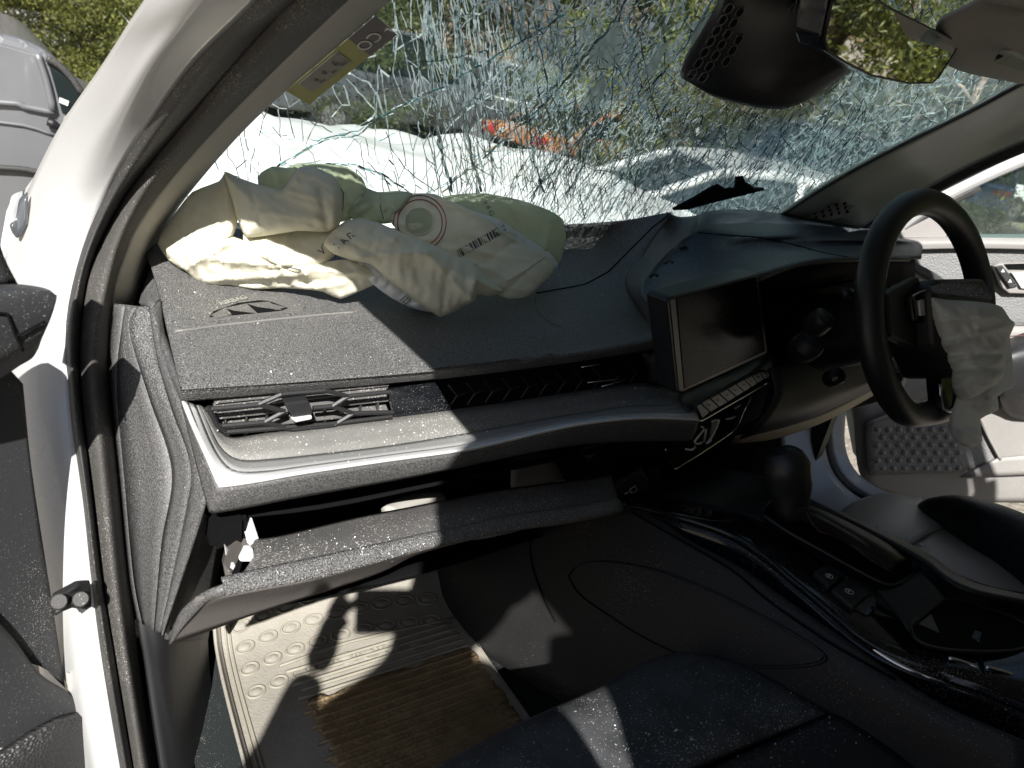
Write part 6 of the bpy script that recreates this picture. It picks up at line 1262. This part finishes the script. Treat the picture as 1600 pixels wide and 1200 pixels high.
for i, (a, D_, k_) in enumerate([(83, 6.2, 0), (90, 6.6, 1), (96, 6.1, 0), (102, 6.8, 1), (109, 6.3, 0), (116, 7, 1)]):
    o = bpy.data.objects.new('shrub', shrubs[k_]); C.objects.link(o); o.location = (math.sin(math.radians(a))*D_, math.cos(math.radians(a))*D_, 0); o.scale = (1.15, 1.15, 1.25); o.rotation_euler = (0, 0, i)
    tag(o, '%s shrub on the driver side, %s' % (['yellow-green leafy', 'dark green leafy'][k_], ordinal((k_, 'd', 's'))), 'shrub', 'shrubs on the driver side')
# ---- silver van at far left
VAN = thing('silver_van', 'silver van parked beyond the white door pillar at far left', 'van', (-.6, 3.8, 0))
vy = 3.0
prof = [Y(-420, 45, vy), Y(-200, 40, vy), Y(-60, 46, vy), Y(0, 52, vy), (Y(40, 62, vy)), Y(72, 78, vy), Y(100, 103, vy), Y(122, 132, vy), Y(150, 180, vy), Y(230, 215, vy), Y(290, 260, vy)]
pb = [A(prof[-1].x, vy, -1.15), A(prof[0].x, vy, -1.15)]
prism('body', prof+pb, (0, 1.55, 0), 'van_silver', VAN, bev=.03, seg=3)
def vp(l, o): return [Y(a, b, vy-o) for a, b in l]
prism('side_panel', vp([(-300, 62), (0, 70), (56, 86), (70, 120), (81, 172), (40, 165), (0, 158), (-300, 150)], .004), (0, .01, 0), 'van_silver', VAN, bev=.003)
tube('panel_rib', vp([(58, 84), (72, 125), (83, 173)], .012), .011, 'van_silver', VAN, seg=8)
tube('panel_rib', vp([(-300, 152), (0, 160), (40, 167), (84, 176)], .010), .010, 'van_silver', VAN, seg=8)
prism('window', vp([(73, 91), (92, 102), (112, 122), (128, 146), (118, 160), (105, 179), (97, 176), (84, 128)], .006), (0, .012, 0), 'car_glass', VAN, bev=.002)
tube('window_seal', vp([(73, 91), (92, 102), (112, 122), (128, 146)], .014), .012, 'rubber', VAN, seg=6)
prism('window_sticker', vp([(93, 152), (108, 158), (106, 166), (92, 160)], .012), (0, .003, 0), 'sticker_pale', VAN, bev=0)
tube('body_crease', vp([(-300, 182), (0, 191), (90, 212)], .004), .006, 'van_silver', VAN, seg=6)
tube('door_handle', vp([(74, 190), (82, 193), (92, 199)], .02), [.012, .016, .010], 'black_plastic', VAN, seg=8)
tube('rub_strip', vp([(-300, 255), (0, 262), (60, 269), (120, 278)], .01), .018, 'rubber', VAN, seg=6, flat=.6)
for q in (-.75, .35):
    v, f = tube_vf([A(q, vy-.02, -1.15), A(q, vy+.2, -1.15)], .31, 24); pydata('wheel', v, f, 'tyre', VAN)
# ---- other cars in the yard
def yardcar(name, label, px, D_, rot, paint, h=1.45, L_=4.3, cat='car', lowz=0, kindc='hatch', group=None, off=None):
    h_ = hdir(px)*D_; t = thing(name, label, cat, (h_.x, h_.y, 0), group); t.rotation_euler = (0, 0, rot)
    W_ = .86
    bl = h*.62
    if kindc == 'hatch': prof = [(-L_/2, .35), (-L_/2, bl*.95), (-L_/2+.25, bl), (L_*.18, bl), (L_/2-.25, bl*.86), (L_/2, bl*.6), (L_/2, .3)]; gh = [(-L_/2+.15, bl), (-L_/2+.5, h-.04), (-L_*.1, h), (L_*.08, h-.05), (L_*.27, bl)]
    elif kindc == 'van': prof = [(-L_/2, .35), (-L_/2, h*.7), (L_*.30, h*.7), (L_/2-.1, h*.52), (L_/2, .3)]; gh = [(-L_/2, h*.7), (-L_/2+.05, h), (L_*.14, h), (L_*.30, h*.7)]
    else: prof = [(-L_/2, .35), (-L_/2, bl*.9), (-L_*.3, bl), (L_*.18, bl), (L_/2-.25, bl*.86), (L_/2, bl*.6), (L_/2, .3)]; gh = [(-L_*.38, bl), (-L_*.22, h-.03), (-L_*.02, h), (L_*.08, h-.05), (L_*.25, bl)]
    def loc(o): o.matrix_parent_inverse = Matrix.Identity(4); return o
    bm = hull_bm([Vector((x_, -W_, z_)) for x_, z_ in prof], Vector((0, 2*W_, 0)), .07, 3); me = bpy.data.meshes.new('body'); bm.to_mesh(me); bm.free(); loc(link('body', me, paint, t, True))
    for f_k in (0,):
        bm = bmesh.new(); lo = [Vector((x_, -W_+.05, z_)) for x_, z_ in gh]; hi = [Vector((x_, W_-.05, z_)) for x_, z_ in gh]
        for a in lo: 
            if a.z > bl+.1: a.y += .12
        for a in hi:
            if a.z > bl+.1: a.y -= .12
        A1 = [bm.verts.new(p) for p in lo]; B1 = [bm.verts.new(p) for p in hi]; bm.faces.new(A1); bm.faces.new(list(reversed(B1)))
        for i in range(len(A1)): bm.faces.new((A1[(i+1) % len(A1)], A1[i], B1[i], B1[(i+1) % len(A1)]))
        bmesh.ops.recalc_face_normals(bm, faces=bm.faces); me = bpy.data.meshes.new('cabin_glass'); bm.to_mesh(me); bm.free(); loc(link('cabin_glass', me, 'car_glass', t, False))
    rf = [p+Vector((0, 0, .006)) for p in lo[1:-1]]+[p+Vector((0, 0, .006)) for p in reversed(hi[1:-1])]
    bm = hull_bm(rf, Vector((0, 0, .03)), .01, 1); me = bpy.data.meshes.new('roof'); bm.to_mesh(me); bm.free(); loc(link('roof', me, paint, t, False))
    for sd in (lo, hi):
        for i in range(len(sd)-1):
            if i in (0, 2, len(sd)-2) or True:
                v, f = tube_vf([sd[i], sd[i+1]], .035, 6); loc(pydata('pillar', v, f, paint, t))
        mx_ = sum((p.x for p in sd))/len(sd); tp_ = max(p.z for p in sd); v, f = tube_vf([Vector((mx_, sd[0].y, bl)), Vector((mx_, sd[2].y, tp_-.02))], .03, 6); loc(pydata('pillar', v, f, paint, t))
    for sx in (-L_*.3, L_*.3):
        for sy in (-W_-.01, W_-.19):
            v, f = tube_vf([Vector((sx, sy, .31)), Vector((sx, sy+.2, .31))], .31, 20); wv = loc(pydata('wheel', v, f, 'tyre', t, False))
            v, f = tube_vf([Vector((sx, sy-.006, .31)), Vector((sx, sy+.206, .31))], .19, 14); o = pydata('rim', v, f, 'van_silver', wv, False); o.matrix_parent_inverse = Matrix.Identity(4)
    for sy in (-.62, .62):
        for xx, m_ in ((L_/2-.02, 'chrome'), (-L_/2+.02, 'red_paint')):
            bm = bmesh.new(); bmesh.ops.create_cube(bm, size=1); bmesh.ops.transform(bm, matrix=Matrix.Translation((xx, sy, bl*.78)) @ Matrix.Diagonal((.08, .34, .13, 1)), verts=bm.verts); me = bpy.data.meshes.new('lamp'); bm.to_mesh(me); bm.free(); loc(link('headlight' if m_ == 'chrome' else 'tail_light', me, m_, t, False))
    return t
yardcar('parked_car', 'dark grey four wheel drive beyond the white bonnet, seen through clear glass beside the label', 600, 13, .15, 'dark_paint', 1.6, 4.6)
yardcar('parked_car', 'grey hatchback behind the tallest bundle of vertical cracks', 800, 15, -.5, 'van_silver', 1.45, 4.2)
yardcar('parked_car', 'low orange car beyond the densest crazing of the windscreen', 970, 13.5, .1, 'orange_paint', 1.0, 4.4, kindc='sedan')
yardcar('parked_car', 'white car just ahead of the driver side of the bonnet', 1180, 6.2, 2.6, 'white_body', 1.06, 4.3, kindc='sedan')
yardcar('parked_car', 'silver car seen low beneath the mirror housing', 1330, 14.0, -.4, 'van_silver', 1.4, 4.3)
yardcar('parked_truck', 'white box van far behind the silver van', 20, 16, .0, 'white_body', 1.3, 4.6, 'truck', kindc='van')
yardcar('parked_car', 'small dark car to the right of the white box van', 215, 17, .3, 'dark_paint', 1.1, 4.0)
for i, (px, D_, rot, pc, lab) in enumerate([(1500, 24, .3, 'blue_paint', 'leftmost blue car in the driver window'), (1535, 27, .1, 'dark_paint', 'dark car between the blue cars in the driver window'), (1565, 22, .5, 'blue_paint', 'blue car behind the tan drums in the driver window'), (1590, 27, .2, 'red_paint', 'red car at the back of the driver window'), (1660, 24, -.2, 'white_body', 'white car at the right edge of the driver window')]):
    yardcar('parked_car', lab, px, D_, rot, pc, 1.45, 4.2)
for px, lab in ((1508, 'tan sack of scrap left of its twin, outside the driver window'), (1543, 'tan sack of scrap right of its twin, outside the driver window')):
    h_ = hdir(px, 350)*7.5; o = box('scrap_sack', Vector((h_.x, h_.y, .42)), (.40, .40, .62), 'mat_raised', None, bev=.12, seg=4); tag(o, lab, 'sack', 'tan sacks')
h_ = hdir(1578, 350)*8
v, f = tube_vf([Vector((h_.x, h_.y, .02)), Vector((h_.x, h_.y, .06)), Vector((h_.x, h_.y, .07)), Vector((h_.x, h_.y, .62))], [.20, .20, .14, .03], 14); o = pydata('traffic_cone', v, f, 'red_paint'); tag(o, 'red traffic cone standing in the yard outside the driver window', 'cone')
